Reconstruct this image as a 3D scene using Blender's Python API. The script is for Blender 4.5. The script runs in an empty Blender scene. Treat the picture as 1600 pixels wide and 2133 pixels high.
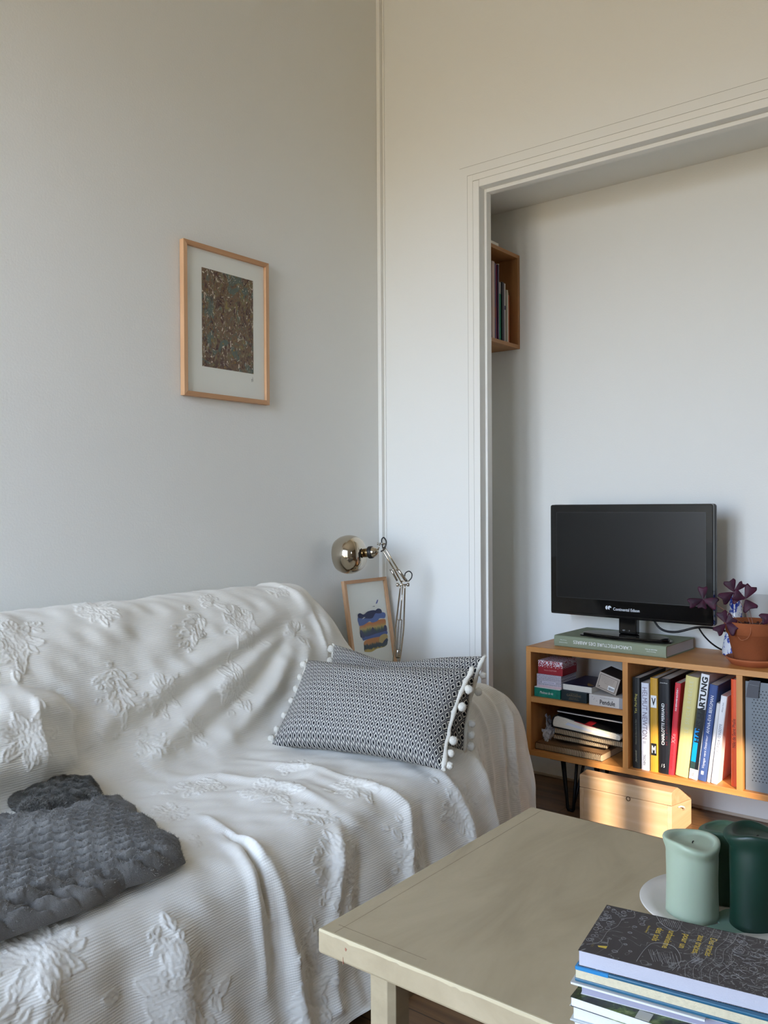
import bpy, math, random
from mathutils import Vector, Matrix, Euler
random.seed(7)
SC = bpy.context.scene; COL = SC.collection
PI = math.pi
def lin(c):
    return tuple(((v / 12.92) if v <= .04045 else ((v + .055) / 1.055) ** 2.4) for v in c[:3]) + (1.,)
def rgb(r, g, b): return lin((r / 255, g / 255, b / 255))
# ---------------------------------------------------------------- materials
class NT:
    def __init__(s, m): s.t = m.node_tree; s.n = s.t.nodes; s.l = s.t.links
    def add(s, typ, **kw):
        n = s.n.new(typ)
        for k, v in kw.items():
            if k == 'inp':
                for a, b in v.items():
                    if hasattr(b, 'is_output') or isinstance(b, bpy.types.NodeSocket): s.l.new(b, n.inputs[a])
                    else: n.inputs[a].default_value = b
            else: setattr(n, k, v)
        return n
    def math(s, op, a, b=0., c=0.):
        n = s.n.new('ShaderNodeMath'); n.operation = op
        for i, v in enumerate((a, b, c)):
            if isinstance(v, bpy.types.NodeSocket): s.l.new(v, n.inputs[i])
            else: n.inputs[i].default_value = v
        return n.outputs[0]
    def mix(s, f, a, b, typ='MIX'):
        n = s.n.new('ShaderNodeMix'); n.data_type = 'RGBA'; n.blend_type = typ
        for i, v in ((0, f), (6, a), (7, b)):
            if isinstance(v, bpy.types.NodeSocket): s.l.new(v, n.inputs[i])
            else: n.inputs[i].default_value = v
        return n.outputs[2]
    def ramp(s, f, stops, interp='LINEAR'):
        n = s.n.new('ShaderNodeValToRGB'); n.color_ramp.interpolation = interp
        while len(n.color_ramp.elements) < len(stops): n.color_ramp.elements.new(.5)
        for e, (p, c) in zip(n.color_ramp.elements, stops): e.position = p; e.color = c
        s.l.new(f, n.inputs[0]); return n.outputs[0]
    def coord(s, kind='Object', scale=(1, 1, 1), rot=(0, 0, 0)):
        c = s.n.new('ShaderNodeTexCoord'); m = s.n.new('ShaderNodeMapping'); s.l.new(c.outputs[kind], m.inputs[0])
        m.inputs['Scale'].default_value = scale; m.inputs['Rotation'].default_value = rot
        return m.outputs[0]
    def noise(s, v, scale, detail=3, rough=.5, dist=0.):
        n = s.n.new('ShaderNodeTexNoise'); s.l.new(v, n.inputs['Vector']); n.inputs['Scale'].default_value = scale
        n.inputs['Detail'].default_value = detail; n.inputs['Roughness'].default_value = rough; n.inputs['Distortion'].default_value = dist
        return n.outputs[0]
    def sep(s, v):
        n = s.n.new('ShaderNodeSeparateXYZ'); s.l.new(v, n.inputs[0]); return n.outputs
    def bump(s, h, strength=.3, dist=.01):
        n = s.n.new('ShaderNodeBump'); s.l.new(h, n.inputs['Height']); n.inputs['Strength'].default_value = strength; n.inputs['Distance'].default_value = dist
        s.l.new(n.outputs[0], s.bsdf.inputs['Normal']); return n
MATS = {}
def mat(name, col=(.8, .8, .8, 1), rough=.6, metal=0., spec=.5, var=0., vscale=20., bump=0., bscale=80., **kw):
    if name in MATS: return MATS[name]
    m = bpy.data.materials.new(name); m.use_nodes = True; t = NT(m); b = t.n['Principled BSDF']; t.bsdf = b
    b.inputs['Base Color'].default_value = col; b.inputs['Roughness'].default_value = rough; b.inputs['Metallic'].default_value = metal
    b.inputs['Specular IOR Level'].default_value = spec
    for k, v in kw.items(): b.inputs[k.replace('_', ' ')].default_value = v
    if var:
        n = t.noise(t.coord(), vscale, 4)
        lo = tuple(max(0, c * (1 - var)) for c in col[:3]) + (1,); hi = tuple(min(1, c * (1 + var)) for c in col[:3]) + (1,)
        t.l.new(t.ramp(n, ((.3, lo), (.7, hi))), b.inputs['Base Color'])
    if bump: t.bump(t.noise(t.coord(), bscale, 4), bump, .004)
    MATS[name] = m; return m
def newmat(name, rough=.6, spec=.5, metal=0.):
    m = bpy.data.materials.new(name); m.use_nodes = True; t = NT(m); t.bsdf = t.n['Principled BSDF']
    t.bsdf.inputs['Roughness'].default_value = rough; t.bsdf.inputs['Specular IOR Level'].default_value = spec; t.bsdf.inputs['Metallic'].default_value = metal
    MATS[name] = m; return m, t
def wood(name, c1, c2, c3, axis='X', scale=1., rough=.45, grain=60., knots=0.):
    if name in MATS: return MATS[name]
    m, t = newmat(name, rough)
    st = {'X': (.06, 1, 1), 'Y': (1, .06, 1), 'Z': (1, 1, .06)}[axis]
    v = t.coord('Object', tuple(k * scale for k in st))
    a = t.noise(v, 14, 5, .6, 1.2); g = t.noise(v, grain * 3, 3, .6, .3)
    v2 = t.coord('Object', tuple(k * scale * (1. if k == 1 else 2.5) for k in st))
    w = t.n.new('ShaderNodeTexWave'); w.wave_type = 'RINGS'; w.inputs['Scale'].default_value = 9; w.inputs['Distortion'].default_value = 5; w.inputs['Detail'].default_value = 3
    w.inputs['Detail Scale'].default_value = 1.5
    t.l.new(v2, w.inputs['Vector'])
    base = t.ramp(a, ((.3, c1), (.55, c2), (.75, c3)))
    base = t.mix(t.math('MULTIPLY', w.outputs[1], .35), base, c1)
    base = t.mix(t.math('MULTIPLY', g, .22), base, c1)
    if knots:
        vo = t.n.new('ShaderNodeTexVoronoi'); vo.inputs['Scale'].default_value = knots; t.l.new(t.coord('Object', (.6, 1, 1)), vo.inputs['Vector'])
        k = t.ramp(vo.outputs['Distance'], ((.0, (1, 1, 1, 1)), (.055, (.6, .6, .6, 1)), (.09, (0, 0, 0, 1))))
        base = t.mix(k, base, tuple(x * .35 for x in c1[:3]) + (1,))
    t.l.new(base, t.bsdf.inputs['Base Color'])
    t.bump(a, .06, .003)
    return m
# ---------------------------------------------------------------- mesh builder
class MB:
    def __init__(s): s.v = []; s.f = []; s.sm = []; s.uv = {}
    def face(s, idx, smooth=False): s.f.append(tuple(idx)); s.sm.append(smooth)
    def box(s, a, b, M=None):
        x0, y0, z0 = a; x1, y1, z1 = b; n = len(s.v)
        P = [(x0, y0, z0), (x1, y0, z0), (x1, y1, z0), (x0, y1, z0), (x0, y0, z1), (x1, y0, z1), (x1, y1, z1), (x0, y1, z1)]
        s.v += [tuple(M @ Vector(p)) if M else p for p in P]
        for q in ((0, 3, 2, 1), (4, 5, 6, 7), (0, 1, 5, 4), (1, 2, 6, 5), (2, 3, 7, 6), (3, 0, 4, 7)): s.face([n + i for i in q])
        return s
    def prism(s, poly, y0, y1, axis='Y', M=None, smooth=False):
        """poly in 2 coordinates, extruded along axis"""
        n = len(s.v); k = len(poly)
        for d in (y0, y1):
            for p in poly:
                q = {'Y': (p[0], d, p[1]), 'X': (d, p[0], p[1]), 'Z': (p[0], p[1], d)}[axis]
                s.v.append(tuple(M @ Vector(q)) if M else q)
        s.face([n + i for i in range(k)]); s.face([n + k + i for i in reversed(range(k))])
        for i in range(k): j = (i + 1) % k; s.face([n + i, n + k + i, n + k + j, n + j], smooth)
        return s
    def tube(s, pts, r, seg=10, cap=True, closed=False):
        pts = [Vector(p) for p in pts]; n0 = len(s.v); N = len(pts)
        rs = r if isinstance(r, (list, tuple)) else [r] * N
        up = None
        for i, p in enumerate(pts):
            a = pts[(i - 1) % N] if (closed or i > 0) else p; b = pts[(i + 1) % N] if (closed or i < N - 1) else p
            d = (b - a).normalized()
            if up is None: up = d.orthogonal().normalized()
            up = (up - d * up.dot(d))
            up = up.normalized() if up.length > 1e-6 else d.orthogonal().normalized()
            w = d.cross(up)
            for k in range(seg):
                t = 2 * PI * k / seg; s.v.append(tuple(p + (up * math.cos(t) + w * math.sin(t)) * rs[i]))
        for i in range(N - (0 if closed else 1)):
            j = (i + 1) % N
            for k in range(seg):
                l = (k + 1) % seg; s.face([n0 + i * seg + k, n0 + i * seg + l, n0 + j * seg + l, n0 + j * seg + k], True)
        if cap and not closed:
            s.face([n0 + k for k in reversed(range(seg))]); s.face([n0 + (N - 1) * seg + k for k in range(seg)])
        return s
    def lathe(s, prof, c=(0, 0, 0), axis=(0, 0, 1), seg=40, smooth=True, cap=True):
        """prof: (radius, height)"""
        ax = Vector(axis).normalized(); u = ax.orthogonal().normalized(); w = ax.cross(u); c = Vector(c); n0 = len(s.v)
        for r, h in prof:
            for k in range(seg):
                t = 2 * PI * k / seg; s.v.append(tuple(c + ax * h + (u * math.cos(t) + w * math.sin(t)) * max(r, 1e-5)))
        for i in range(len(prof) - 1):
            for k in range(seg):
                l = (k + 1) % seg; s.face([n0 + i * seg + k, n0 + i * seg + l, n0 + (i + 1) * seg + l, n0 + (i + 1) * seg + k], smooth)
        if cap:
            s.face([n0 + k for k in reversed(range(seg))]); s.face([n0 + (len(prof) - 1) * seg + k for k in range(seg)])
        return s
    def sphere(s, c, r, seg=16, rings=10, jit=0.):
        n0 = len(s.v); c = Vector(c)
        rr = r if isinstance(r, (tuple, list)) else (r, r, r)
        for i in range(rings + 1):
            ph = PI * i / rings
            for k in range(seg):
                t = 2 * PI * k / seg; j = 1 + random.uniform(-jit, jit)
                s.v.append((c.x + rr[0] * j * math.sin(ph) * math.cos(t), c.y + rr[1] * j * math.sin(ph) * math.sin(t), c.z + rr[2] * j * math.cos(ph)))
        for i in range(rings):
            for k in range(seg):
                l = (k + 1) % seg; s.face([n0 + i * seg + k, n0 + (i + 1) * seg + k, n0 + (i + 1) * seg + l, n0 + i * seg + l], True)
        return s
    def build(s, name, m, parent=None, bevel=0., M=None, bseg=2):
        me = bpy.data.meshes.new(name); me.from_pydata(s.v, [], s.f); me.polygons.foreach_set('use_smooth', s.sm); me.update()
        if m is not None: me.materials.append(m)
        o = bpy.data.objects.new(name, me); COL.objects.link(o)
        if parent: o.parent = parent
        if M is not None: o.matrix_local = M
        if bevel:
            b = o.modifiers.new('bevel', 'BEVEL'); b.width = bevel; b.segments = bseg; b.limit_method = 'ANGLE'; b.harden_normals = False
        return o
def empty(name, loc=(0, 0, 0), rz=0., M=None):
    o = bpy.data.objects.new(name, None); COL.objects.link(o); o.empty_display_size = .05
    if M is not None: o.matrix_world = M
    else: o.location = loc; o.rotation_euler = (0, 0, rz)
    return o
def tag(o, label=None, cat=None, group=None, kind=None):
    if label: o['label'] = label
    if cat: o['category'] = cat
    if group: o['group'] = group
    if kind: o['kind'] = kind
    return o
def thing(name, label, cat, loc=(0, 0, 0), rz=0., group=None, M=None):
    return tag(empty(name, loc, rz, M), label, cat, group)
def structure(name, mb, m, bevel=0.):
    return tag(mb.build(name, m, None, bevel), kind='structure')
def lettering(name, body, m, parent, M, width=None, height=None, shear=0., bold=0., align='CENTER', spacing=1.):
    cu = bpy.data.curves.new(name, 'FONT'); cu.body = body; cu.size = 1.; cu.align_x = 'CENTER'; cu.align_y = 'CENTER'; cu.shear = shear; cu.offset = bold
    cu.space_character = spacing; cu.resolution_u = 3; cu.extrude = 0.
    t = bpy.data.objects.new(name, cu); COL.objects.link(t)
    dg = bpy.context.evaluated_depsgraph_get(); dg.update(); me = bpy.data.meshes.new_from_object(t.evaluated_get(dg))
    bpy.data.objects.remove(t, do_unlink=True); bpy.data.curves.remove(cu)
    xs = [v.co.x for v in me.vertices]; ys = [v.co.y for v in me.vertices]
    if not xs: return None
    w, h = max(xs) - min(xs), max(ys) - min(ys); cx, cy = (max(xs) + min(xs)) / 2, (max(ys) + min(ys)) / 2
    sx = (width / w) if width else None; sy = (height / h) if height else None
    sx = sx or sy; sy = sy or sx
    for v in me.vertices: v.co = Vector(((v.co.x - cx) * sx, (v.co.y - cy) * sy, 0))
    me.materials.clear(); me.materials.append(m)
    o = bpy.data.objects.new(name, me); COL.objects.link(o); o.parent = parent; o.matrix_local = M
    return o
def frame(o, x, y, z):
    """matrix from origin and three axes"""
    return Matrix(((x[0], y[0], z[0], o[0]), (x[1], y[1], z[1], o[1]), (x[2], y[2], z[2], o[2]), (0, 0, 0, 1)))
def grid_mesh(name, G, m, parent=None, uv=None, attr=None, flip=False):
    nu, nv = G.shape[:2]; me = bpy.data.meshes.new(name)
    V = G.reshape(-1, 3).astype(np.float32)
    i = np.arange(nu - 1)[:, None] * nv + np.arange(nv - 1)[None]; q = np.stack([i, i + 1, i + nv + 1, i + nv], -1).reshape(-1, 4)
    if flip: q = q[:, ::-1]
    me.vertices.add(len(V)); me.vertices.foreach_set('co', V.ravel())
    me.loops.add(q.size); me.loops.foreach_set('vertex_index', q.ravel().astype(np.int32))
    me.polygons.add(len(q)); me.polygons.foreach_set('loop_start', np.arange(0, q.size, 4, dtype=np.int32))
    me.polygons.foreach_set('loop_total', np.full(len(q), 4, np.int32)); me.polygons.foreach_set('use_smooth', np.ones(len(q), bool))
    me.update(calc_edges=True)
    if uv is not None:
        l = me.uv_layers.new(name='UVMap'); l.data.foreach_set('uv', uv.reshape(-1, 2)[q.ravel()].astype(np.float32).ravel())
    if attr:
        for k, a in attr.items():
            at = me.attributes.new(k, 'FLOAT', 'POINT'); at.data.foreach_set('value', a.ravel().astype(np.float32))
    me.materials.append(m); o = bpy.data.objects.new(name, me); COL.objects.link(o)
    if parent: o.parent = parent
    return o
SUN_E, SKY_E, EXPO = 5.2, 8., 1.18
# ---------------------------------------------------------------- sofa surface (numpy)
import numpy as np
def catmull(P, n):
    """P: (k, ...) control rows, n samples -> (n, ...)"""
    P = np.asarray(P, float); k = len(P)
    t = np.linspace(0, k - 1, n); i = np.clip(t.astype(int), 0, k - 2); f = (t - i)
    f = f.reshape((-1,) + (1,) * (P.ndim - 1))
    a = P[np.clip(i - 1, 0, k - 1)]; b = P[i]; c = P[i + 1]; d = P[np.clip(i + 2, 0, k - 1)]
    return .5 * ((2 * b) + (c - a) * f + (2 * a - 5 * b + 4 * c - d) * f ** 2 + (3 * b - a - 3 * c + d) * f ** 3)
SEATP = [(.036,.42),(.04,.78),(.07,.858),(.125,.884),(.19,.877),(.25,.828),(.30,.72),(.345,.59),(.39,.49),(.45,.452),(.57,.446),
         (.72,.444),(.84,.438),(.91,.418),(.955,.362),(.98,.26),(1.005,.14),(1.045,.035)]
ARMP = [(.036,.34),(.04,.54),(.07,.60),(.125,.618),(.19,.612),(.25,.602),(.31,.592),(.37,.584),(.43,.578),(.50,.572),(.58,.568),
        (.66,.566),(.745,.560),(.815,.540),(.863,.48),(.884,.33),(.892,.18),(.905,.035)]
def sofa_grid(nu, nv):
    S, A = np.array(SEATP), np.array(ARMP)
    bk = np.zeros(18); bk[:9] = 1; bk[9] = .5       # rows that belong to the back
    st = []                                          # (y, profile)
    def prof(wb, ws, drop=0., dx=0.):
        w = np.where(bk > .6, wb, ws); w[9] = ws; w[8] = .5 * (wb + ws)
        p = S * (1 - w[:, None]) + A * w[:, None]
        p = p.copy(); p[:, 1] = p[:, 1] * (1 - drop) + .03 * drop; p[:, 0] += dx
        return p
    for y, a in ((-2.86, 1.), (-2.85, .5), (-2.80, .06)): st.append((y, prof(0, 0, a)))
    for y in (-2.7, -2.5, -2.3, -2.1, -1.9, -1.7, -1.5, -1.3, -1.15, -1.0, -.88): st.append((y, prof(0, 0)))
    st += [(-.79, prof(0, .02)), (-.73, prof(.0, .12)), (-.69, prof(.02, .42)), (-.665, prof(.07, .74)), (-.63, prof(.20, .93)), (-.58, prof(.44, 1.04)), (-.52, prof(.76, 1.04)),
           (-.465, prof(.95, 1.02)), (-.41, prof(1., 1., .01)), (-.365, prof(1, 1, .05)), (-.335, prof(1, 1, .16)), (-.32, prof(1, 1, .32)),
           (-.312, prof(1, 1, .55)), (-.305, prof(1, 1, .78)), (-.295, prof(1, 1, 1.))]
    Y = np.array([s[0] for s in st]); Pm = np.array([s[1] for s in st])          # (k,18,2)
    # arc length along stations on the seat row
    ctrl = np.concatenate([Pm, np.repeat(Y[:, None, None], 18, 1)], 2)           # x,z,y
    dense = catmull(ctrl, 1200)
    mid = dense[:, 11]; L = np.r_[0, np.cumsum(np.linalg.norm(np.diff(mid, axis=0), axis=1))]
    vs = np.linspace(0, L[-1], nv)
    rows = np.array([[np.interp(vs, L, dense[:, j, c]) for c in range(3)] for j in range(18)])   # (18,3,nv)
    rows = rows.transpose(0, 2, 1)
    du = catmull(rows, 900)                                                      # (900,nv,3)
    ref = du[:, int(nv * .5)]; Lu = np.r_[0, np.cumsum(np.linalg.norm(np.diff(ref, axis=0), axis=1))]
    us = np.linspace(0, Lu[-1], nu)
    idx = np.interp(us, Lu, np.arange(900)); i0 = np.clip(idx.astype(int), 0, 898); f = (idx - i0)[:, None, None]
    G = du[i0] * (1 - f) + du[i0 + 1] * f
    G = G[:, :, [0, 2, 1]]                                                       # x,y,z
    return G, us, vs
def grid_normals(G):
    a = np.gradient(G, axis=0); b = np.gradient(G, axis=1)
    n = np.cross(a, b); n /= np.linalg.norm(n, axis=2, keepdims=True) + 1e-12
    return n
def smooth_noise(U, V, seed, scale):
    r = np.random.RandomState(seed); o = 0
    for k in range(10):
        th = r.rand() * 6.283; fr = (.5 + r.rand()) / scale; o = o + np.sin(6.283 * fr * (U * np.cos(th) + V * np.sin(th)) + r.rand() * 6.283)
    return o / 3.2
def seg_dist(U, V, pts):
    best = np.full(U.shape, 1e9); side = np.zeros(U.shape); tt = np.zeros(U.shape)
    n = len(pts) - 1
    for k in range(n):
        (a, b), (c, d) = pts[k], pts[k + 1]
        dx, dy = c - a, d - b; L2 = dx * dx + dy * dy + 1e-12
        t = np.clip(((U - a) * dx + (V - b) * dy) / L2, 0, 1)
        ex, ey = U - a - t * dx, V - b - t * dy
        D = np.hypot(ex, ey); m = D < best
        best = np.where(m, D, best); side = np.where(m, np.sign(dx * ey - dy * ex), side); tt = np.where(m, (k + t) / n, tt)
    return best, side, tt
# ---------------------------------------------------------------- palette
M_WALL = mat('wall_paint', rgb(231, 231, 226), .75, spec=.25, bump=.12, bscale=160)
M_TRIM = mat('trim_paint', rgb(233, 232, 226), .42, spec=.4, bump=.03, bscale=40)
M_GREY_LINE = mat('joint_shadow', rgb(150, 146, 136), .8)
BC1, BC2, BC3 = rgb(186, 124, 62), rgb(206, 146, 82), rgb(216, 160, 98)
M_SHELF_X = wood('honey_pine_x', BC1, BC2, BC3, 'X'); M_SHELF_Z = wood('honey_pine_z', BC1, BC2, BC3, 'Z'); M_SHELF_Y = wood('honey_pine_y', BC1, BC2, BC3, 'Y')
M_FRAME_Z = wood('frame_oak_z', rgb(196, 150, 108), rgb(216, 174, 132), rgb(226, 188, 148), 'Z'); M_FRAME_Y = wood('frame_oak_y', rgb(186, 138, 98), rgb(204, 158, 116), rgb(214, 170, 128), 'Y')
M_BLACK_METAL = mat('black_metal', rgb(18, 18, 19), .45, .6)
M_CHROME = mat('polished_chrome', rgb(196, 186, 170), .09, 1.)
M_STEEL = mat('brushed_nickel', rgb(180, 174, 164), .25, 1.)
M_RUBBER = mat('black_rubber', rgb(16, 16, 18), .5)
# ---------------------------------------------------------------- room shell: wall_left is x=0, wall_rear (television side) is y=0
RX, RY, RZ = 5.2, -3.6, 3.45
OX0, OX1, OH = .489, 2.55, 2.376         # opening of the alcove
AY, AX0, AX1, AZ = .45, .15, 2.75, 2.43  # alcove
structure('wall_left', MB().box((-.15, RY - .15, 0), (0, .15, RZ)), M_WALL)
structure('wall_right', MB().box((RX, RY - .15, 0), (RX + .15, .15, RZ)), mat('bounce_cut_taupe', rgb(128, 114, 98), .8))  # unseen wall, coloured dark to cut bounce light on the sofa front
structure('ceiling', MB().box((-.15, RY - .15, RZ), (RX + .15, .8, RZ + .1)), M_WALL)
w = MB(); w.box((0, 0, 0), (OX0, .07, RZ)); w.box((OX1, 0, 0), (RX, .07, RZ)); w.box((OX0, 0, OH), (OX1, .07, RZ)); structure('wall_rear', w, M_WALL)
w = MB(); w.box((AX0 - .1, AY, 0), (AX1 + .1, AY + .12, AZ + .1)); w.box((AX0 - .1, .07, 0), (AX0, AY, AZ)); w.box((AX1, .07, 0), (AX1 + .1, AY, AZ))
w.box((AX0 - .1, .07, AZ), (AX1 + .1, AY, AZ + .1)); structure('wall_alcove', w, M_WALL)
# floor: varnished oak boards running along x
m, t = newmat('oak_boards', .38)
v = t.coord('Object'); xyz = t.sep(v)
row = t.math('FLOOR', t.math('DIVIDE', xyz[1], .09)); fy = t.math('FRACT', t.math('DIVIDE', xyz[1], .09))
wn = t.n.new('ShaderNodeTexWhiteNoise'); wn.noise_dimensions = '1D'; t.l.new(row, wn.inputs['W'])
sx = t.math('ADD', t.math('DIVIDE', xyz[0], .9), wn.outputs[0]); fx = t.math('FRACT', sx); cx_ = t.math('FLOOR', sx)
cmb = t.add('ShaderNodeCombineXYZ', inp={0: cx_, 1: row}); wn2 = t.n.new('ShaderNodeTexWhiteNoise'); wn2.noise_dimensions = '3D'; t.l.new(cmb.outputs[0], wn2.inputs['Vector'])
nz = t.noise(t.coord('Object', (.1, 1, 1)), 22, 5, .6, 1.)
base = t.ramp(nz, ((.3, rgb(84, 58, 36)), (.55, rgb(120, 88, 56)), (.75, rgb(142, 108, 72))))
base = t.mix(t.math('MULTIPLY', wn2.outputs[0], .35), base, rgb(92, 62, 36))
gap = t.math('MAXIMUM', t.math('GREATER_THAN', t.math('ABSOLUTE', t.math('SUBTRACT', fy, .5)), .482), t.math('GREATER_THAN', t.math('ABSOLUTE', t.math('SUBTRACT', fx, .5)), .4985))
base = t.mix(t.math('MULTIPLY', gap, .85), base, rgb(30, 20, 12))
t.l.new(base, t.bsdf.inputs['Base Color']); t.bump(nz, .1, .003)
structure('floor', MB().box((-.15, RY - .15, -.1), (RX + .15, .6, 0)), m)
# window wall behind the photographer, two tall windows, the third cut down for the sun patch
WINS = [(.20, 1.17, .12, 2.66), (1.36, 1.80, .12, 2.66), (4.385, 5.08, 1.85, 2.567)]
w = MB(); xs = [0.] + [a for W in WINS for a in W[:2]] + [RX]
for i in range(0, len(xs), 2): w.box((xs[i], RY - .15, 0), (xs[i + 1], RY, RZ))
for a, b, z0, z1 in WINS: w.box((a, RY - .15, 0), (b, RY, z0)); w.box((a, RY - .15, z1), (b, RY, RZ))
structure('wall_window_side', w, M_WALL)
mg, tg = newmat('window_glass', .02)
tr = tg.n.new('ShaderNodeBsdfTransparent'); tr.inputs[0].default_value = (.96, .98, .98, 1); gl = tg.n.new('ShaderNodeBsdfGlossy'); gl.inputs['Roughness'].default_value = .01
mx = tg.n.new('ShaderNodeMixShader'); mx.inputs[0].default_value = .05; tg.l.new(tr.outputs[0], mx.inputs[1]); tg.l.new(gl.outputs[0], mx.inputs[2])
tg.l.new(mx.outputs[0], tg.n['Material Output'].inputs[0])
for i, (a, b, z0, z1) in enumerate(WINS):
    f = MB(); y0, y1 = RY - .10, RY - .05; t_ = .035
    f.box((a, y0, z0), (a + t_, y1, z1)); f.box((b - t_, y0, z0), (b, y1, z1)); f.box((a + t_, y0, z0), (b - t_, y1, z0 + t_)); f.box((a + t_, y0, z1 - t_), (b - t_, y1, z1))
    c = (a + b) / 2 if i < 2 else 4.592
    f.box((c - .042, y0 + .01, z0 + t_), (c + .042, y1 - .01, z1 - t_))
    o = structure(f'window_{i + 1}', f, M_TRIM)
    g = MB().box((a + t_, RY - .082, z0 + t_), (b - t_, RY - .078, z1 - t_)).build('pane', mg, o)
# corner moulding
structure('trim_1', MB().box((0, -.021, 0), (.0185, 0, RZ)).box((.0185, -.0045, 0), (.0275, 0, RZ)), M_TRIM, .002)
# door-lining boards round the alcove opening, with their fine joints
f = MB()
f.box((.4365, -.0022, 0), (.4605, 0, OH + .0525)); f.box((.4620, -.0030, 0), (OX0, 0, OH + .026))
f.box((.4605, -.0022, OH + .0285), (OX1, 0, OH + .0525)); f.box((OX0 + .0015, -.0030, OH), (OX1, 0, OH + .027))
f.box((OX1, -.003, 0), (OX1 + .05, 0, OH + .0525))
structure('trim_2', f, M_TRIM, .0006)
f = MB(); f.box((.4595, -.0004, 0), (.4625, .0002, OH + .03)); f.box((.4595, -.0004, OH + .026), (OX1, .0002, OH + .029))
f.box((.4345, -.0004, 0), (.4367, .0002, OH + .0545)); f.box((.4345, -.0004, OH + .0523), (OX1, .0002, OH + .0545)); f.box((.40, -.0004, OH + .0885), (OX1, .0002, OH + .0895))
structure('trim_3', f, M_GREY_LINE)
f = MB(); f.box((OX0, .036, 0), (OX0 + .010, .069, OH)); f.box((OX0 + .0102, .036, OH - .014), (OX1, .069, OH)); f.box((OX1 - .01, .036, 0), (OX1, .069, OH - .014))
structure('trim_4', f, M_TRIM, .0012)
f = MB().box((AX0, AY - .006, 0), (AX1, AY, .011)); structure('baseboard_alcove', f, mat('rough_sealant', rgb(196, 184, 166), .9, bump=.5, bscale=200), .002)
# ---------------------------------------------------------------- light
SUN_AZ = Vector((-.685, .728)).normalized(); EL = math.radians(22.6)
d = Vector((SUN_AZ.x * math.cos(EL), SUN_AZ.y * math.cos(EL), -math.sin(EL)))
L = bpy.data.lights.new('sun', 'SUN'); L.energy = SUN_E; L.angle = math.radians(.6); L.color = (1., .80, .62)
o = bpy.data.objects.new('sun', L); COL.objects.link(o); o.rotation_euler = d.to_track_quat('-Z', 'Y').to_euler(); o.location = (5, -6, 4)
for i, (a, b, z0, z1) in enumerate(WINS):
    L = bpy.data.lights.new('window_portal', 'AREA'); L.shape = 'RECTANGLE'; L.size = b - a; L.size_y = z1 - z0; L.cycles.is_portal = True
    o = bpy.data.objects.new('window_portal', L); COL.objects.link(o); o.location = ((a + b) / 2, RY - .16, (z0 + z1) / 2); o.rotation_euler = (PI / 2, 0, 0)
wd = bpy.data.worlds.new('world'); SC.world = wd; wd.use_nodes = True; nt = wd.node_tree; bg = nt.nodes['Background']
tc = nt.nodes.new('ShaderNodeTexCoord'); sp = nt.nodes.new('ShaderNodeSeparateXYZ'); cr = nt.nodes.new('ShaderNodeValToRGB')
mp = nt.nodes.new('ShaderNodeMath'); mp.operation = 'MULTIPLY_ADD'; mp.inputs[1].default_value = .5; mp.inputs[2].default_value = .5
nt.links.new(tc.outputs['Generated'], sp.inputs[0]); nt.links.new(sp.outputs[2], mp.inputs[0]); nt.links.new(mp.outputs[0], cr.inputs[0])
E_ = cr.color_ramp.elements
for p, c in ((.0, (.24, .175, .11, 1)), (.46, (.38, .30, .21, 1)), (.495, (.70, .68, .66, 1)), (.53, (1.03, 1.18, 1.44, 1)), (.62, (.95, 1.15, 1.54, 1)), (.72, (.40, .52, .78, 1)), (1., (.20, .28, .44, 1))):
    e = E_.new(p) if p not in (0., 1.) else E_[0 if p == 0. else -1]; e.color = c
nt.links.new(cr.outputs[0], bg.inputs[0]); bg.inputs[1].default_value = SKY_E
# ---------------------------------------------------------------- camera
cam = bpy.data.cameras.new('camera'); co = bpy.data.objects.new('camera', cam); COL.objects.link(co); SC.camera = co
yaw, pit, rol = .67062, -.00698, -.00581
fw = Vector((-math.sin(yaw) * math.cos(pit), math.cos(yaw) * math.cos(pit), math.sin(pit))); r0 = Vector((math.cos(yaw), math.sin(yaw), 0)); u0 = r0.cross(fw)
rr = math.cos(rol) * r0 + math.sin(rol) * u0; uu = -math.sin(rol) * r0 + math.cos(rol) * u0
co.matrix_world = frame((2.2517, -2.8231, 1.15), rr, uu, -fw)
cam.sensor_fit = 'VERTICAL'; cam.sensor_height = 36; cam.sensor_width = 27; cam.lens = 1785.9 * 36 / 2133; cam.clip_start = .02
SC.view_settings.view_transform = 'Standard'; SC.view_settings.look = 'None'; SC.view_settings.exposure = EXPO; SC.view_settings.gamma = 1; SC.view_settings.use_curve_mapping = False
SC.cycles.use_denoising = True; SC.cycles.max_bounces = 12; SC.cycles.diffuse_bounces = 8; SC.cycles.transparent_max_bounces = 8
structure('wall_sun_blocker', MB().box((3.55, -7.9, -1), (3.75, RY - .15, 5.5)), mat('sun_blocker_beige', rgb(206, 196, 178), .9, bump=.3))  # added unseen wall outside, keeps direct sun out of the first two windows
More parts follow.
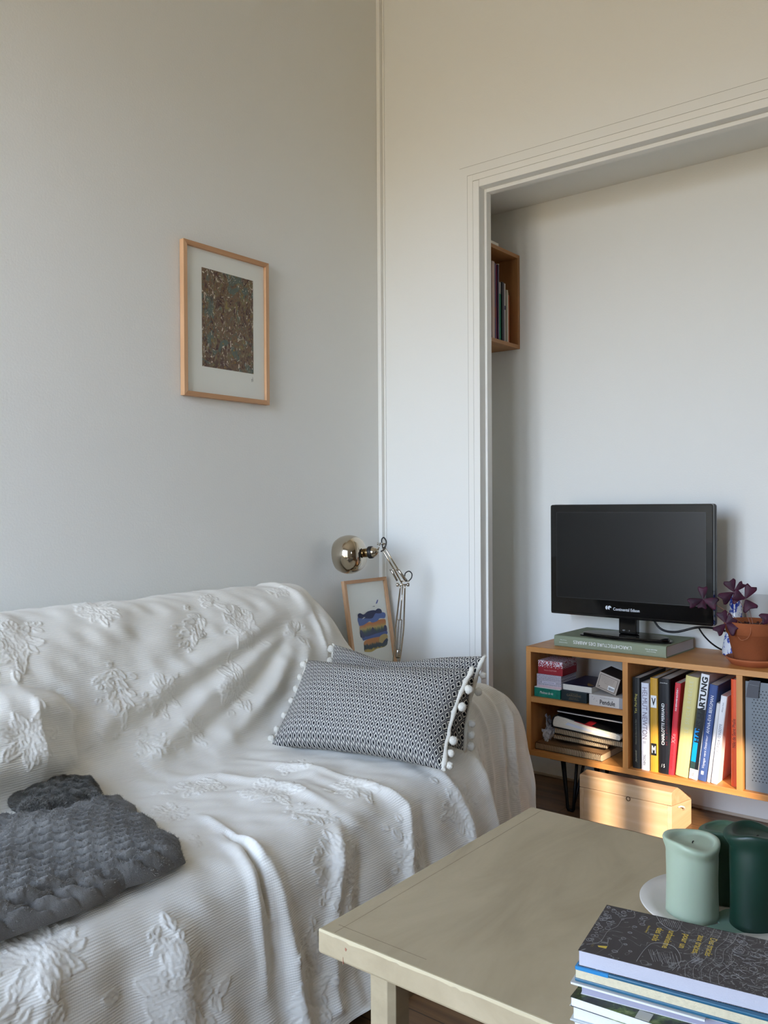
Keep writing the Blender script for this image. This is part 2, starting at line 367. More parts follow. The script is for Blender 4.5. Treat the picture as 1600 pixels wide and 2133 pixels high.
# ---------------------------------------------------------------- sofa with its throw
FOLDS = [  # (points in (u,v) metres along the cloth, width, height)
 ([(.677,2.383),(.764,2.089),(.837,1.828),(.903,1.64),(.989,1.551)], .034, .016),
 ([(.73,2.342),(.843,2.122),(.89,1.967),(.989,1.804),(1.03,1.722)], .030, .017),
 ([(.797,2.359),(.916,2.22),(1.0,2.065),(1.045,1.934)], .028, .015),
 ([(.79,2.432),(.936,2.342),(1.045,2.179)], .024, .012),
 ([(.72,2.36),(.80,2.10),(.865,1.90),(.94,1.72)], .022, -.013),
 ([(.76,2.35),(.88,2.17),(.95,2.01),(1.02,1.86)], .020, -.012),
 ([(.784,1.30),(.797,1.43),(.83,1.50),(.88,1.56)], .030, .030),
 ([(.86,1.58),(.80,1.53),(.77,1.45),(.76,1.30)], .016, -.014),
 ([(.93,1.62),(.98,1.56),(1.02,1.45)], .02, -.012),
 ([(1.10,1.746),(1.169,1.861),(1.381,1.918),(1.554,1.902)], .020, .011),
 ([(1.10,1.999),(1.315,2.057),(1.534,2.073),(1.634,2.13)], .018, .009),
 ([(1.14,1.90),(1.35,1.99),(1.52,1.99)], .022, -.007),
 ([(1.328,1.657),(1.494,1.624),(1.587,1.624)], .014, .010),
 ([(1.46,1.622),(1.567,1.610),(1.627,1.608),(1.70,1.616)], .0055, -.022),
 ([(1.45,1.600),(1.567,1.588),(1.647,1.583),(1.74,1.583),(1.84,1.575)], .014, .010),
 ([(1.50,1.628),(1.58,1.634),(1.66,1.648),(1.747,1.655),(1.95,1.66)], .020, .014),
 ([(1.70,1.612),(1.82,1.612),(1.97,1.605)], .026, -.005),
 ([(1.567,1.877),(1.627,1.844),(1.74,1.795),(1.95,1.755)], .020, .013),
 ([(1.60,1.93),(1.75,1.88),(1.97,1.85)], .024, -.012),
 ([(1.50,2.05),(1.60,2.11),(1.747,2.073),(1.95,2.032)], .018, .014),
 ([(1.60,2.17),(1.75,2.16),(1.97,2.14)], .022, -.010),
 ([(1.5,2.29),(1.6,2.318),(1.707,2.36),(1.97,2.36)], .018, .012),
 ([(1.56,2.47),(1.75,2.50),(1.97,2.50)], .022, .016),
 ([(1.60,2.56),(1.75,2.585),(1.97,2.58)], .014, -.016),
 ([(1.10,2.66),(1.40,2.66),(1.56,2.665),(1.75,2.69),(1.97,2.69)], .016, .012),
 ([(1.50,2.76),(1.70,2.755),(1.97,2.76)], .012, .010),
 ([(1.46,2.83),(1.62,2.82),(1.80,2.83),(1.97,2.83)], .014, .011),
 ([(1.45,2.795),(1.62,2.79),(1.97,2.795)], .010, -.008),
 ([(1.56,1.15),(1.70,1.10),(1.97,1.05)], .03, .010),
 ([(1.62,1.40),(1.75,1.39),(1.97,1.40)], .03, .010),
 ([(1.62,1.28),(1.78,1.27),(1.97,1.26)], .03, -.008),
 ([(.60,2.47),(.72,2.50),(.85,2.53)], .02, .008), ([(.42,2.42),(.55,2.43),(.70,2.47)], .018, .010),
]
MOTIFS = [(0.664,1.453,0.085,0),(0.584,1.714,0.07,1),(0.691,1.989,0.065,2),(0.61,2.106,0.06,3),(0.711,2.163,0.085,1),(0.83,1.697,0.075,2),(0.857,1.834,0.058,0),
 (0.877,2.083,0.085,1),(0.976,1.91,0.055,3),(0.983,1.763,0.05,2),(0.757,2.391,0.062,3),(0.60,2.391,0.04,2),(0.90,1.40,0.085,1),(.76,1.20,.08,2),
 (1.202,1.763,0.08,2),(1.361,1.86,0.075,0),(1.25,2.05,.06,3),(1.521,1.84,0.055,2),(1.66,1.836,0.075,0),(1.77,1.812,0.07,3),(1.49,2.03,.07,1),
 (1.72,2.081,0.08,2),(1.667,2.326,0.075,0),(1.575,1.134,0.09,1),(1.70,1.09,0.09,2),(1.637,1.367,0.06,3),(1.74,1.36,0.1,0),(1.86,1.31,.09,2),(1.79,1.70,0.06,3),
 (1.89,1.681,0.07,1),(1.62,2.84,0.05,3),(1.76,2.805,0.055,2),(1.88,2.10,.07,0),(1.86,2.35,.08,1),(1.70,2.62,.06,3),(1.56,2.53,.06,2),(1.87,2.62,.07,0),(1.45,1.55,.035,3),
 (1.40,2.30,.05,2),(1.46,2.47,.05,0),(.40,2.05,.05,1),(.42,1.6,.05,2),(1.28,1.62,.05,1)]
NU, NV = 700, 1150
G, us, vs = sofa_grid(NU, NV); Nn = grid_normals(G)
U, V = np.meshgrid(us, vs, indexing='ij')
if Nn[int(NU * .62), NV // 2, 2] < 0: Nn = -Nn
H = np.zeros_like(U)
for pts, w_, h_ in FOLDS:
    u0_, u1_ = min(p[0] for p in pts) - 4 * w_, max(p[0] for p in pts) + 4 * w_; v0_, v1_ = min(p[1] for p in pts) - 4 * w_, max(p[1] for p in pts) + 4 * w_
    iu = slice(np.searchsorted(us, u0_), np.searchsorted(us, u1_)); iv = slice(np.searchsorted(vs, v0_), np.searchsorted(vs, v1_))
    D_, sd, tt = seg_dist(U[iu, iv], V[iu, iv], pts)
    fade = np.clip(np.minimum(tt * 5, (1 - tt) * (5 if pts[-1][0] < 1.9 else 50)), 0, 1) ** .7
    H[iu, iv] += h_ * np.exp(-(D_ / w_) ** 2) * fade
# the lump of cloth over a cushion at the left end
H += .085 * np.exp(-((U - .90) / .10) ** 4) * np.clip((1.555 - V) / .12, 0, 1) ** 1.1 * (V > 1.0) + .06 * np.exp(-((U - .95) / .12) ** 4) * np.clip((1.12 - V) / .3, 0, 1) * 0
low = np.clip((U - 1.58) / .3, 0, 1)
H += low * .007 * smooth_noise(U * .25, V, 5, .13) + .0035 * smooth_noise(U, V, 9, .22) + .0016 * smooth_noise(U, V, 11, .07)
G = G + Nn * H[..., None]
G[..., 2] = np.maximum(G[..., 2], .012); G[..., 0] = np.maximum(G[..., 0], .012)
# raised leaf clusters woven into the throw
rs = np.random.RandomState(3); Hm = np.zeros_like(U); Mk = np.zeros_like(U)
for mu, mv, R_, kind in MOTIFS:
    base_a = rs.uniform(0, 6.28); leaves = []
    if kind == 0:   leaves = [(0, 0, 1.0, .42, base_a)] + [(.62 * math.cos(base_a + k), .62 * math.sin(base_a + k), .52, .2, base_a + k) for k in (-1.9, -1.1, -.5, .5, 1.1, 1.9, 2.9)]
    elif kind == 1: leaves = [(.5 * math.cos(base_a + k), .5 * math.sin(base_a + k), .62, .2, base_a + k) for k in np.linspace(0, 5.4, 7)] + [(0, 0, .45, .34, base_a)]
    elif kind == 2: leaves = [(.75 * s_ * math.cos(base_a) + .28 * sg * -math.sin(base_a), .75 * s_ * math.sin(base_a) + .28 * sg * math.cos(base_a), .46, .17, base_a + sg * .8) for s_ in (-.8, -.35, .1, .55) for sg in (-1, 1)] + [(.9 * math.cos(base_a), .9 * math.sin(base_a), .4, .16, base_a)]
    else:           leaves = [(.45 * math.cos(base_a + k), .45 * math.sin(base_a + k), .55, .24, base_a + k * 1.1) for k in (-.9, -.3, .3, .9)] + [(-.4 * math.cos(base_a), -.4 * math.sin(base_a), .55, .2, base_a + .4)]
    leaves = leaves + [(cx * 1.25 + .25 * rs.randn(), cy * 1.25 + .25 * rs.randn(), ln * rs.uniform(.45, .7), wd_ * .7, an + rs.uniform(-.7, .7)) for cx, cy, ln, wd_, an in leaves for _k in (0, 1)]
    iu = slice(max(0, np.searchsorted(us, mu - 1.5 * R_)), np.searchsorted(us, mu + 1.5 * R_)); iv = slice(np.searchsorted(vs, mv - 1.5 * R_), np.searchsorted(vs, mv + 1.5 * R_))
    u_, v_ = U[iu, iv], V[iu, iv]; h = np.zeros_like(u_); k_ = np.zeros_like(u_)
    for cx, cy, ln, wd_, an in leaves:
        ln *= R_ * .62; wd_ *= R_ * .95; X_ = u_ - mu - cx * R_; Y_ = v_ - mv - cy * R_
        p = X_ * math.cos(an) + Y_ * math.sin(an); q = -X_ * math.sin(an) + Y_ * math.cos(an) + .10 * ln * np.sin(p / ln * 2 + mu * 9)
        e = np.abs(p / ln) ** 2; hw = wd_ * np.clip(1 - e, 0, 1) ** .75 * (1 - .25 * p / ln)
        d_ = hw - np.abs(q); ins = np.clip(d_ / .002, 0, 1) * (e < 1)
        rim = np.exp(-((d_ - .0025) / .0021) ** 2) * (e < 1)
        vein = np.abs(np.sin(PI * (q * 1.0 + .0022 * np.sin(p * 260 + mu * 50) + .0015 * np.sin(p * 610 + mv * 70)) / .0100)) ** 1.4
        hh = ins * (.0001 + .0016 * vein) + .0015 * rim
        h = np.maximum(h, hh); k_ = np.maximum(k_, ins)
    Hm[iu, iv] = np.maximum(Hm[iu, iv], h); Mk[iu, iv] = np.maximum(Mk[iu, iv], k_)
N2 = grid_normals(G)
if N2[int(NU * .62), NV // 2, 2] < 0: N2 = -N2
G = G + N2 * (Hm * 1.1)[..., None]
m, t = newmat('white_throw_cotton', .88, .2)
t.bsdf.inputs['Base Color'].default_value = rgb(233, 229, 219); t.bsdf.inputs['Sheen Weight'].default_value = .15
uvn = t.n.new('ShaderNodeUVMap'); uvs = t.sep(uvn.outputs[0]); at = t.n.new('ShaderNodeAttribute'); at.attribute_name = 'leaf'
nz = t.noise(uvn.outputs[0], 90, 3)
rib = t.math('SINE', t.math('MULTIPLY', t.math('ADD', uvs[0], t.math('MULTIPLY', nz, .0018)), 2 * PI / .0050))
rib2 = t.math('SINE', t.math('MULTIPLY', uvs[1], 2 * PI / .0040))
rb = t.math('ADD', t.math('MULTIPLY', rib, .85), t.math('MULTIPLY', rib2, .15))
rb = t.math('MULTIPLY', rb, t.math('SUBTRACT', 1., t.math('MULTIPLY', at.outputs['Fac'], .85)))
fz = t.noise(uvn.outputs[0], 420, 3, .7)
t.bump(t.math('ADD', rb, t.math('MULTIPLY', fz, 1.1)), .34, .0010)
sofa = thing('sofa', 'long sofa draped in a white bedspread with raised leaf motifs along the left wall', 'sofa', (.5, -1.6, 0))
cover = grid_mesh('throw_cover', G, m, None, np.stack([U, V], -1), {'leaf': Mk})
cover.parent = sofa; cover.matrix_parent_inverse = Matrix.Translation((-.5, 1.6, 0))
tag(cover, 'white cotton bedspread with raised leaf motifs')
M_UP = mat('beige_upholstery', rgb(150, 138, 120), .9)
b = MB(); b.box((.10, -2.74, .10), (.84, -.42, .36)); b.box((.10, -2.74, .36), (.30, -.78, .62)); b.box((.10, -.58, .36), (.80, -.42, .50))
fr = b.build('frame', M_UP, sofa, .01); fr.matrix_parent_inverse = Matrix.Translation((-.5, 1.6, 0))
for x, y in ((.15, -2.68), (.78, -2.68), (.15, -.48), (.78, -.48)):
    l = MB().lathe(((.02, 0), (.028, .10)), (x, y, 0), seg=12).build('leg', M_SHELF_Z, sofa); l.matrix_parent_inverse = Matrix.Translation((-.5, 1.6, 0))
# ---------------------------------------------------------------- cushions
def cushion_mat(name, wx, wy):
    m, t = newmat(name, .9, .15)
    uvn = t.n.new('ShaderNodeUVMap'); s = t.sep(uvn.outputs[0]); nz = t.noise(uvn.outputs[0], 60, 2)
    x = t.math('ADD', t.math('DIVIDE', s[0], wx), t.math('MULTIPLY', nz, .18)); y = t.math('DIVIDE', s[1], wy)
    def dd(ox, oy):
        a = t.math('ABSOLUTE', t.math('SUBTRACT', t.math('FRACT', t.math('ADD', x, ox)), .5)); b = t.math('ABSOLUTE', t.math('SUBTRACT', t.math('FRACT', t.math('ADD', y, oy)), .5))
        return t.math('MULTIPLY', t.math('ADD', a, b), 2.)
    D_ = t.math('MINIMUM', dd(0, 0), dd(.5, .5))
    blk, wht, gry = rgb(26, 26, 32), rgb(226, 222, 212), rgb(150, 148, 146)
    c = t.ramp(D_, ((0, blk), (.40, blk), (.46, wht), (.66, wht), (.72, blk), (.86, blk), (.92, gry)), 'LINEAR')
    t.l.new(c, t.bsdf.inputs['Base Color'])
    t.bump(t.ramp(D_, ((.38, (0, 0, 0, 1)), (.5, (1, 1, 1, 1)), (.64, (1, 1, 1, 1)), (.76, (.1, .1, .1, 1)), (.9, (.1, .1, .1, 1)), (1., (.7, .7, .7, 1)))), .6, .0015)
    return m
M_CUSH = cushion_mat('diamond_weave', .0160, .0330)
M_WOOL = mat('cream_wool', rgb(232, 227, 214), .95, spec=.1, bump=.8, bscale=500)
def cushion(label, TL, TR, BL, BR, thick, sag, seed, left=True):
    TL, TR, BL, BR = map(lambda p: np.array(p, float), (TL, TR, BL, BR))
    n = 64; s = np.sin(np.linspace(-PI / 2, PI / 2, n)); S_, T_ = np.meshgrid(s, s, indexing='ij'); a = (S_ + 1) / 2; b = (T_ + 1) / 2
    pinch = 1 - .035 * (1 - T_ ** 2) * np.sign(S_) * 0
    P = (1 - a)[..., None] * (1 - b)[..., None] * BL + a[..., None] * (1 - b)[..., None] * BR + (1 - a)[..., None] * b[..., None] * TL + a[..., None] * b[..., None] * TR
    X_ = (BR + TR - BL - TL) / 2; Y_ = (TL + TR - BL - BR) / 2; nrm = np.cross(X_, Y_); nrm /= np.linalg.norm(nrm)
    Yn = Y_ / np.linalg.norm(Y_); Xn = X_ / np.linalg.norm(X_)
    P = P - Yn * (.020 * (1 - S_ ** 2) * np.sign(T_) * T_ ** 2)[..., None] * 1. - Xn * (.016 * (1 - T_ ** 2) * S_ ** 3)[..., None]
    P = P - Yn * (sag * np.exp(-((S_ + .1) / .5) ** 2) * np.clip(T_, 0, 1) ** 2)[..., None]
    f = ((1 - S_ ** 4) * (1 - T_ ** 4)) ** .55
    wr = .05 * smooth_noise(S_, T_, seed, .9) * f
    uv = np.stack([a * np.linalg.norm(X_), b * np.linalg.norm(Y_)], -1)
    root = thing('cushion', label, 'cushion', tuple((BL + BR) / 2), group='diamond-weave cushions')
    mi = Matrix.Translation(-root.location)
    fro = P + nrm * (thick * .55 * (f + wr))[..., None]; bac = P - nrm * (thick * .45 * f)[..., None]
    full = np.concatenate([fro, bac[:, ::-1]], 1); uvf = np.concatenate([uv, uv[:, ::-1] + .004], 1)
    o = grid_mesh('fabric', full, M_CUSH, root, uvf, flip=False); o.matrix_parent_inverse = mi
    rs = random.Random(seed)
    for side in (0, 1):
        if side == 0 and not left: continue
        ed = [fro[-1 if side else 0, j] for j in range(0, n, 3)] + [fro[-1 if side else 0, n - 1]]
        pts = [tuple(p + nrm * (.002 + .002 * rs.uniform(-1, 1)) + Xn * ((.004 if side else -.003) + .002 * rs.uniform(-1, 1))) for p in ed]
        br = MB().tube(pts, [(.0068 if side else .0038) * rs.uniform(.7, 1.25) for k in range(len(pts))], 8).build('woven_edging', M_WOOL, root); br.matrix_parent_inverse = mi
        ks = (.07, .17, .33, .50, .64, .78, .93) if side == 0 else (.06, .17, .29, .62, .80)
        for k in ks:
            c = BL * (1 - k) + TL * k if side == 0 else BR * (1 - k) + TR * k
            c = c + Xn * (-.010 if side == 0 else .018) + nrm * (.004 if side == 0 else -.006) - Xn * (.016 * (1 - (2 * k - 1) ** 2) * (1 if side else -1))
            p = MB().sphere(tuple(c), (.0100 + rs.random() * .0025,) * 3, 16, 10, .10)
            if side: p.tube([tuple(c - Xn * .02), tuple(c)], .0035, 6)
            q = p.build('pompom', M_WOOL, root); q.matrix_parent_inverse = mi
    return root, fro, Xn, Yn, nrm
cushion('black and white diamond-weave cushion with pompom edging, standing in front', (.392, -.865, .668), (.925, -.755, .683), (.440, -1.075, .452), (.966, -.962, .452), .135, .012, 4)
cushion('black and white diamond-weave cushion, mostly hidden behind the front one', (.345, -.690, .690), (.905, -.655, .704), (.40, -.835, .46), (.93, -.80, .46), .11, .030, 8)
# ---------------------------------------------------------------- grey plush blanket
m, t = newmat('grey_plush', .95, .1); t.bsdf.inputs['Sheen Weight'].default_value = .25; t.bsdf.inputs['Sheen Roughness'].default_value = .5
ob = t.coord('Object'); n1 = t.noise(ob, 14, 4, .6); n2 = t.noise(t.coord('Object', (1, 1, 1)), 700, 2, .7)
t.l.new(t.mix(t.math('MULTIPLY', n2, .55), t.ramp(n1, ((.3, rgb(104, 101, 96)), (.7, rgb(134, 131, 125)))), rgb(50, 50, 49)), t.bsdf.inputs['Base Color'])
t.bump(t.noise(ob, 420, 4, .8), .55, .0025); M_PLUSH = m
def blanket_layer(A, B, C_, D_, z0, th, amp, seed, nn=560, per=.033):
    """A front-right, B back-right, C_ back-left, D_ front-left; x,y corners"""
    A, B, C_, D_ = map(lambda p: np.array(p, float), (A, B, C_, D_))
    s = np.sign(np.linspace(-1, 1, nn)) * (1 - (1 - np.abs(np.linspace(-1, 1, nn))) ** 1.15); S_, T_ = np.meshgrid(s, s, indexing='ij')
    a = (S_ + 1) / 2; b = (T_ + 1) / 2           # a: left->right, b: back->front
    P = (1 - a)[..., None] * ((1 - b)[..., None] * C_ + b[..., None] * D_) + a[..., None] * ((1 - b)[..., None] * B + b[..., None] * A)
    P = P + np.stack([.010 * smooth_noise(S_, T_, seed + 1, .8) * np.abs(T_), .012 * smooth_noise(S_, T_, seed + 2, .6) * np.abs(S_)], -1)
    e = np.clip(1 - np.maximum(np.abs(S_) ** 14, np.abs(T_) ** 12), 0, 1) ** .5
    X_, Y_ = P[..., 0], P[..., 1]
    r = X_ * .80 - Y_ * .60; q = X_ * .60 + Y_ * .80                # rows run along q
    ph = (r + .0036 * np.sin(q * 2 * PI / .036 + 2.5 * np.sin(r * 9)) + .010 * smooth_noise(X_, Y_, seed, .6)) / per
    rid = np.abs(np.sin(PI * ph)) ** .62
    lump = .90 + .10 * np.sin(q * 2 * PI / .036 + 1.3 + 2.5 * np.sin(r * 9))
    slope = np.clip((X_ - .84) / .12, 0, 1)
    zt = z0 + th * (.80 + .30 * np.sin(a * 2.6 + .5) * np.sin(b * 2.4 + .4)) * e + amp * (rid * lump - .5) * e * 2.0 - .016 * slope ** 1.5 + .006 * smooth_noise(X_, Y_, seed + 5, .3) * e + .0008 * smooth_noise(X_, Y_, seed + 7, .012) * e
    return np.stack([X_, Y_, zt], -1)
bl = thing('blanket', 'folded grey plush blanket with wavy ridges, lying on the sofa seat', 'blanket', (.7, -1.9, .45))
mi = Matrix.Translation((-.7, 1.9, -.45))
o = grid_mesh('top_fold', blanket_layer((.885, -1.735), (.500, -1.650), (.300, -2.62), (.905, -2.62), .452, .044, .010, 21), M_PLUSH, bl); o.matrix_parent_inverse = mi
o = grid_mesh('under_fold', blanket_layer((.885, -1.745), (.505, -1.605), (.300, -2.60), (.915, -2.60), .450, .032, .008, 33, 400), M_PLUSH, bl); o.matrix_parent_inverse = mi
o = grid_mesh('corner_fold', blanket_layer((.52, -1.70), (.395, -1.625), (.30, -1.83), (.50, -1.85), .456, .050, .006, 45, 140), M_PLUSH, bl); o.matrix_parent_inverse = mi

# short fibres of the plush
def pile(src, count, seed, parent):
    rs = np.random.RandomState(seed); me = src.data; n = len(me.vertices); co = np.empty(n * 3, np.float32); no = np.empty(n * 3, np.float32)
    me.vertices.foreach_get('co', co); me.vertices.foreach_get('normal', no); co = co.reshape(-1, 3); no = no.reshape(-1, 3)
    if no[:, 2].mean() < 0: no = -no
    ok = np.where((co[:, 1] > -2.45) & (co[:, 0] > .28))[0]; k = rs.choice(ok, count); b = co[k] + rs.uniform(-.0012, .0012, (count, 3)); d = no[k] + rs.normal(0, .42, (count, 3)); d /= np.linalg.norm(d, axis=1, keepdims=True)
    s_ = np.cross(d, rs.normal(0, 1, (count, 3))); s_ /= np.linalg.norm(s_, axis=1, keepdims=True); L_ = rs.uniform(.0028, .0055, (count, 1)); w_ = .00045
    V_ = np.stack([b - s_ * w_, b + s_ * w_, b + d * L_], 1).reshape(-1, 3).astype(np.float32)
    m2 = bpy.data.meshes.new('plush_pile'); m2.vertices.add(count * 3); m2.vertices.foreach_set('co', V_.ravel()); m2.loops.add(count * 3); m2.loops.foreach_set('vertex_index', np.arange(count * 3, dtype=np.int32))
    m2.polygons.add(count); m2.polygons.foreach_set('loop_start', np.arange(0, count * 3, 3, dtype=np.int32)); m2.polygons.foreach_set('loop_total', np.full(count, 3, np.int32)); m2.update(calc_edges=True)
    m2.materials.append(M_PLUSH2); o = bpy.data.objects.new('plush_pile', m2); COL.objects.link(o); o.parent = parent; o.matrix_parent_inverse = mi; o['kind'] = 'stuff'
m, t = newmat('plush_fibre', .9, .1); oi = t.noise(t.coord('Object'), 60, 3); t.l.new(t.ramp(oi, ((.3, rgb(104, 102, 97)), (.7, rgb(148, 145, 138)))), t.bsdf.inputs['Base Color']); M_PLUSH2 = m
for o_, c_, s__ in ((bl.children[0], 110000, 1), (bl.children[1], 30000, 2), (bl.children[2], 14000, 3)): pile(o_, c_, s__, bl)
# ---------------------------------------------------------------- low bookcase on hairpin legs
BX0, BX1, BY0, BY1, BZ0, BZ1, TH = .633, 1.822, .09, .440, .193, .609, .020
D1, D2, SH = 1.0195, 1.4095, .3975
SHT = SH + TH; FLR = BZ0 + TH
bc = thing('bookcase', 'low honey-coloured wooden bookcase on black hairpin legs in the alcove', 'bookcase', (BX0, BY0, 0)); bi = Matrix.Translation((-BX0, -BY0, 0))
def part(mb, name, m, root, mi, bevel=0., label=None):
    o = mb.build(name, m, root, bevel); o.matrix_parent_inverse = mi
    if label: o['label'] = label
    return o
part(MB().box((BX0, BY0, BZ1 - TH), (BX1, BY1, BZ1)), 'top_board', M_SHELF_X, bc, bi, .0012)
part(MB().box((BX0, BY0, BZ0), (BX1, BY1, BZ0 + TH)), 'bottom_board', M_SHELF_X, bc, bi, .0012)
for x in (BX0, D1, D2, BX1 - TH):
    part(MB().box((x, BY0 + .0005, BZ0 + TH), (x + TH, BY1, BZ1 - TH)), 'side_panel' if x in (BX0, BX1 - TH) else 'divider', M_SHELF_Z, bc, bi, .0008)
part(MB().box((BX0 + TH, BY0 + .001, SH), (D1, BY1, SHT)), 'shelf', M_SHELF_X, bc, bi, .0008)
for (x, y, sx_, sy_) in ((BX0 + .17, BY0 + .028, -1, -1), (BX0 + .17, BY1 - .04, -1, 1), (1.582, BY0 + .028, 1, -1), (1.582, BY1 - .04, 1, 1)):
    l = MB(); cx = x - .03 * sx_ if 0 else x
    l.box((x - .075, y - .018 + (0 if sy_ < 0 else -.03), BZ0 - .004), (x + .075, y + .03 + (0 if sy_ < 0 else -.01), BZ0))
    for k in (-1, 1):
        top = (x + k * .026, y, BZ0 - .004); l.tube([top, (x + k * .012, y, .012), (x + k * .007, y, .0065)], .0062, 8)
        l.tube([(x + k * .046, y + .02 * -sy_, BZ0 - .004), (x + k * .014, y, .030), (x + k * .010, y, .0065)], .0052, 8)
    l.tube([(x - .011, y, .0065), (x, y, .0063), (x + .011, y, .0065)], .0062, 8)
    part(l, 'hairpin_leg', M_BLACK_METAL, bc, bi)
# ---------------------------------------------------------------- books
M_PAGE = mat('book_pages', rgb(222, 216, 204), .85, var=.05, vscale=300, bump=.3, bscale=400)
M_PAGE_W = mat('white_pages', rgb(226, 226, 230), .85, var=.03, vscale=300)
def cmat(c, rough=.42): return mat('cover_%02x%02x%02x' % c, rgb(*c), rough, spec=.45)
INK_W, INK_K = mat('white_ink', rgb(236, 236, 234), .5), mat('black_ink', rgb(14, 14, 16), .5)
BOOKS_G = 'books standing in the middle bay of the bookcase'
def book(label, col, t_, h, d, pos, lean=0., pages=None, ct=.0022, soft=False, group=BOOKS_G, m=None, name='book', rz=0., inset=None):
    """spine faces -Y; pos = bottom corner (x right edge when leaning right, spine y, z)"""
    M = Matrix.Translation(pos) @ Matrix.Rotation(rz, 4, 'Z') @ Matrix.Rotation(lean, 4, 'Y') @ Matrix.Translation((-t_ if lean > 0 else 0, 0, 0))
    r = thing(name, label, 'book', M=M, group=group); r.matrix_world = M
    m = m or cmat(col); i_ = 0. if soft else .003
    i_ = i_ if inset is None else inset
    c = MB(); n = 5
    prof = [(0, d), (0, .004)] + [(t_ / 2 - t_ / 2 * math.cos(PI * k / n), .004 - .004 * math.sin(PI * k / n) ** .8) for k in range(1, n)] + [(t_, .004), (t_, d), (t_ - ct, d), (t_ - ct, .005), (ct, .005), (ct, d)]
    c.prism(prof, 0, h, 'Z'); c.build('cover', m, r)
    MB().box((ct, .0052, i_), (t_ - ct, d - i_ - .001, h - i_)).build('pages', pages or M_PAGE, r)
    return r
def spine_text(r, t_, h, body, m, z0, z1, height, up=True, x=.5, shear=0., bold=0., name='title_lettering', spacing=1.):
    """lettering on the spine; up: reads from the foot to the head"""
    s = 1 if up else -1
    M = frame((t_ * x, -.0006, (z0 + z1) / 2), (0, 0, s), (-s, 0, 0), (0, -1, 0))
    return lettering(name, body, m, r, M, abs(z1 - z0), height, shear, bold, spacing=spacing)
Y0 = .112; Z0 = FLR
b = book('black hardback with yellow spine lettering, at the left end of the standing books', (24, 26, 26), .029, .322, .25, (1.0465, Y0, Z0))
spine_text(b, .029, .322, 'Yan Pei-Ming', mat('yellow_ink', rgb(196, 186, 96), .5), .195, .265, .011); spine_text(b, .029, .322, "Histoire des Beaux-Arts de Dijon", mat('grey_ink', rgb(120, 124, 108), .5), .085, .175, .006, shear=.3)
spine_text(b, .029, .322, 'Jeyundold', mat('grey_ink2', rgb(150, 150, 130), .5), .022, .065, .007, shear=.4)
b = book('white hardback with large grey capitals down its spine, between the black and the gold book', (214, 216, 226), .028, .308, .24, (1.0795, Y0 - .002, Z0))
spine_text(b, .028, .308, 'HELMUT NEWTON', mat('mauve_ink', rgb(120, 108, 122), .5), .110, .292, .0175, up=False); spine_text(b, .028, .308, 'TASCHEN', INK_K, .018, .055, .008, up=False, x=.45)
spine_text(b, .028, .308, 'WORK', mat('grey_ink3', rgb(150, 150, 160), .5), .094, .103, .012, up=True)
b = book('gold-spined book with a white V tile and a black M tile', (196, 148, 48), .027, .329, .24, (1.112, Y0 - .002, Z0))
t1 = MB().box((.003, -.0008, .225), (.024, -.0002, .268)).build('letter_tile', INK_W, b, .0006); tag(t1, 'white tile with a black V'); lettering('letter', 'V', INK_K, t1, frame((.0135, -.0012, .2465), (1, 0, 0), (0, 0, 1), (0, -1, 0)), .015, .026, bold=.03)
t2 = MB().box((.004, -.0008, .058), (.0235, -.0002, .100)).build('letter_tile', INK_K, b, .0006); tag(t2, 'black tile with a white M'); lettering('letter', 'M', INK_W, t2, frame((.0138, -.0012, .079), (1, 0, 0), (0, 0, 1), (0, -1, 0)), .014, .026, bold=.03)
b = book('thick black book with white capitals and dark red lettering up its spine', (22, 22, 26), .040, .331, .25, (1.1425, Y0 - .002, Z0))
spine_text(b, .040, .331, 'CHARLOTTE PERRIAND', INK_W, .100, .245, .0105, x=.40, bold=.015); spine_text(b, .040, .331, 'et la photographie', mat('dark_red_ink', rgb(104, 36, 40), .5), .100, .245, .010, x=.72, spacing=1.15)
lettering('author_lettering', 'Jacques Barsac', INK_W, b, frame((.019, -.0006, .316), (1, 0, 0), (0, 0, 1), (0, -1, 0)), .026, .0045)
lettering('publisher_mark', '/ 5', INK_W, b, frame((.016, -.0006, .028), (1, 0, 0), (0, 0, 1), (0, -1, 0)), .012, .012)
b = book('slim red paperback leaning right beside the thick black book', (206, 50, 62), .0200, .322, .22, (1.1950, Y0 - .002, Z0), math.radians(4.6), soft=True)
spine_text(b, .020, .322, 'PAR BERNARD BLISTÈNE >', INK_W, .225, .305, .0065, bold=.02); spine_text(b, .020, .322, "UNE HISTOIRE DE L'ART DU", mat('deep_red_ink', rgb(120, 16, 30), .5), .02, .105, .006); spine_text(b, .020, .322, 'XXe', mat('pink_ink', rgb(236, 150, 150), .5), .112, .145, .013)
b = book('thick pale yellow book with faint silvery spine lettering', (222, 208, 134), .043, .350, .24, (1.2430, Y0 - .002, Z0), math.radians(6.2), m=mat('cover_pale_yellow', rgb(218, 204, 132), .38, spec=.5))
spine_text(b, .043, .35, 'LE SIECLE REBELLE', mat('silver_ink', rgb(214, 208, 168), .3), .155, .335, .013, spacing=1.2)
hb = book('white, black and blue spined book with heavy black capitals, leaning on the navy book', (226, 226, 226), .028, .365, .23, (1.2755, Y0 - .004, Z0), math.radians(6.9))
for z0, z1, c in ((.245, .365, (230, 230, 230)), (.175, .245, (40, 46, 44)), (.06, .175, (0, 146, 226)), (.035, .06, (44, 66, 62)), (.0, .035, (226, 222, 222))):
    MB().box((.0006, -.0006, z0), (.0274, .003, z1)).build('spine_band', mat('band_%d_%d_%d' % c, rgb(*c), .4), hb)
MB().box((.0165, -.0008, .035), (.0276, -.0004, .245)).build('spine_band', mat('band_black', rgb(18, 20, 22), .4), hb)
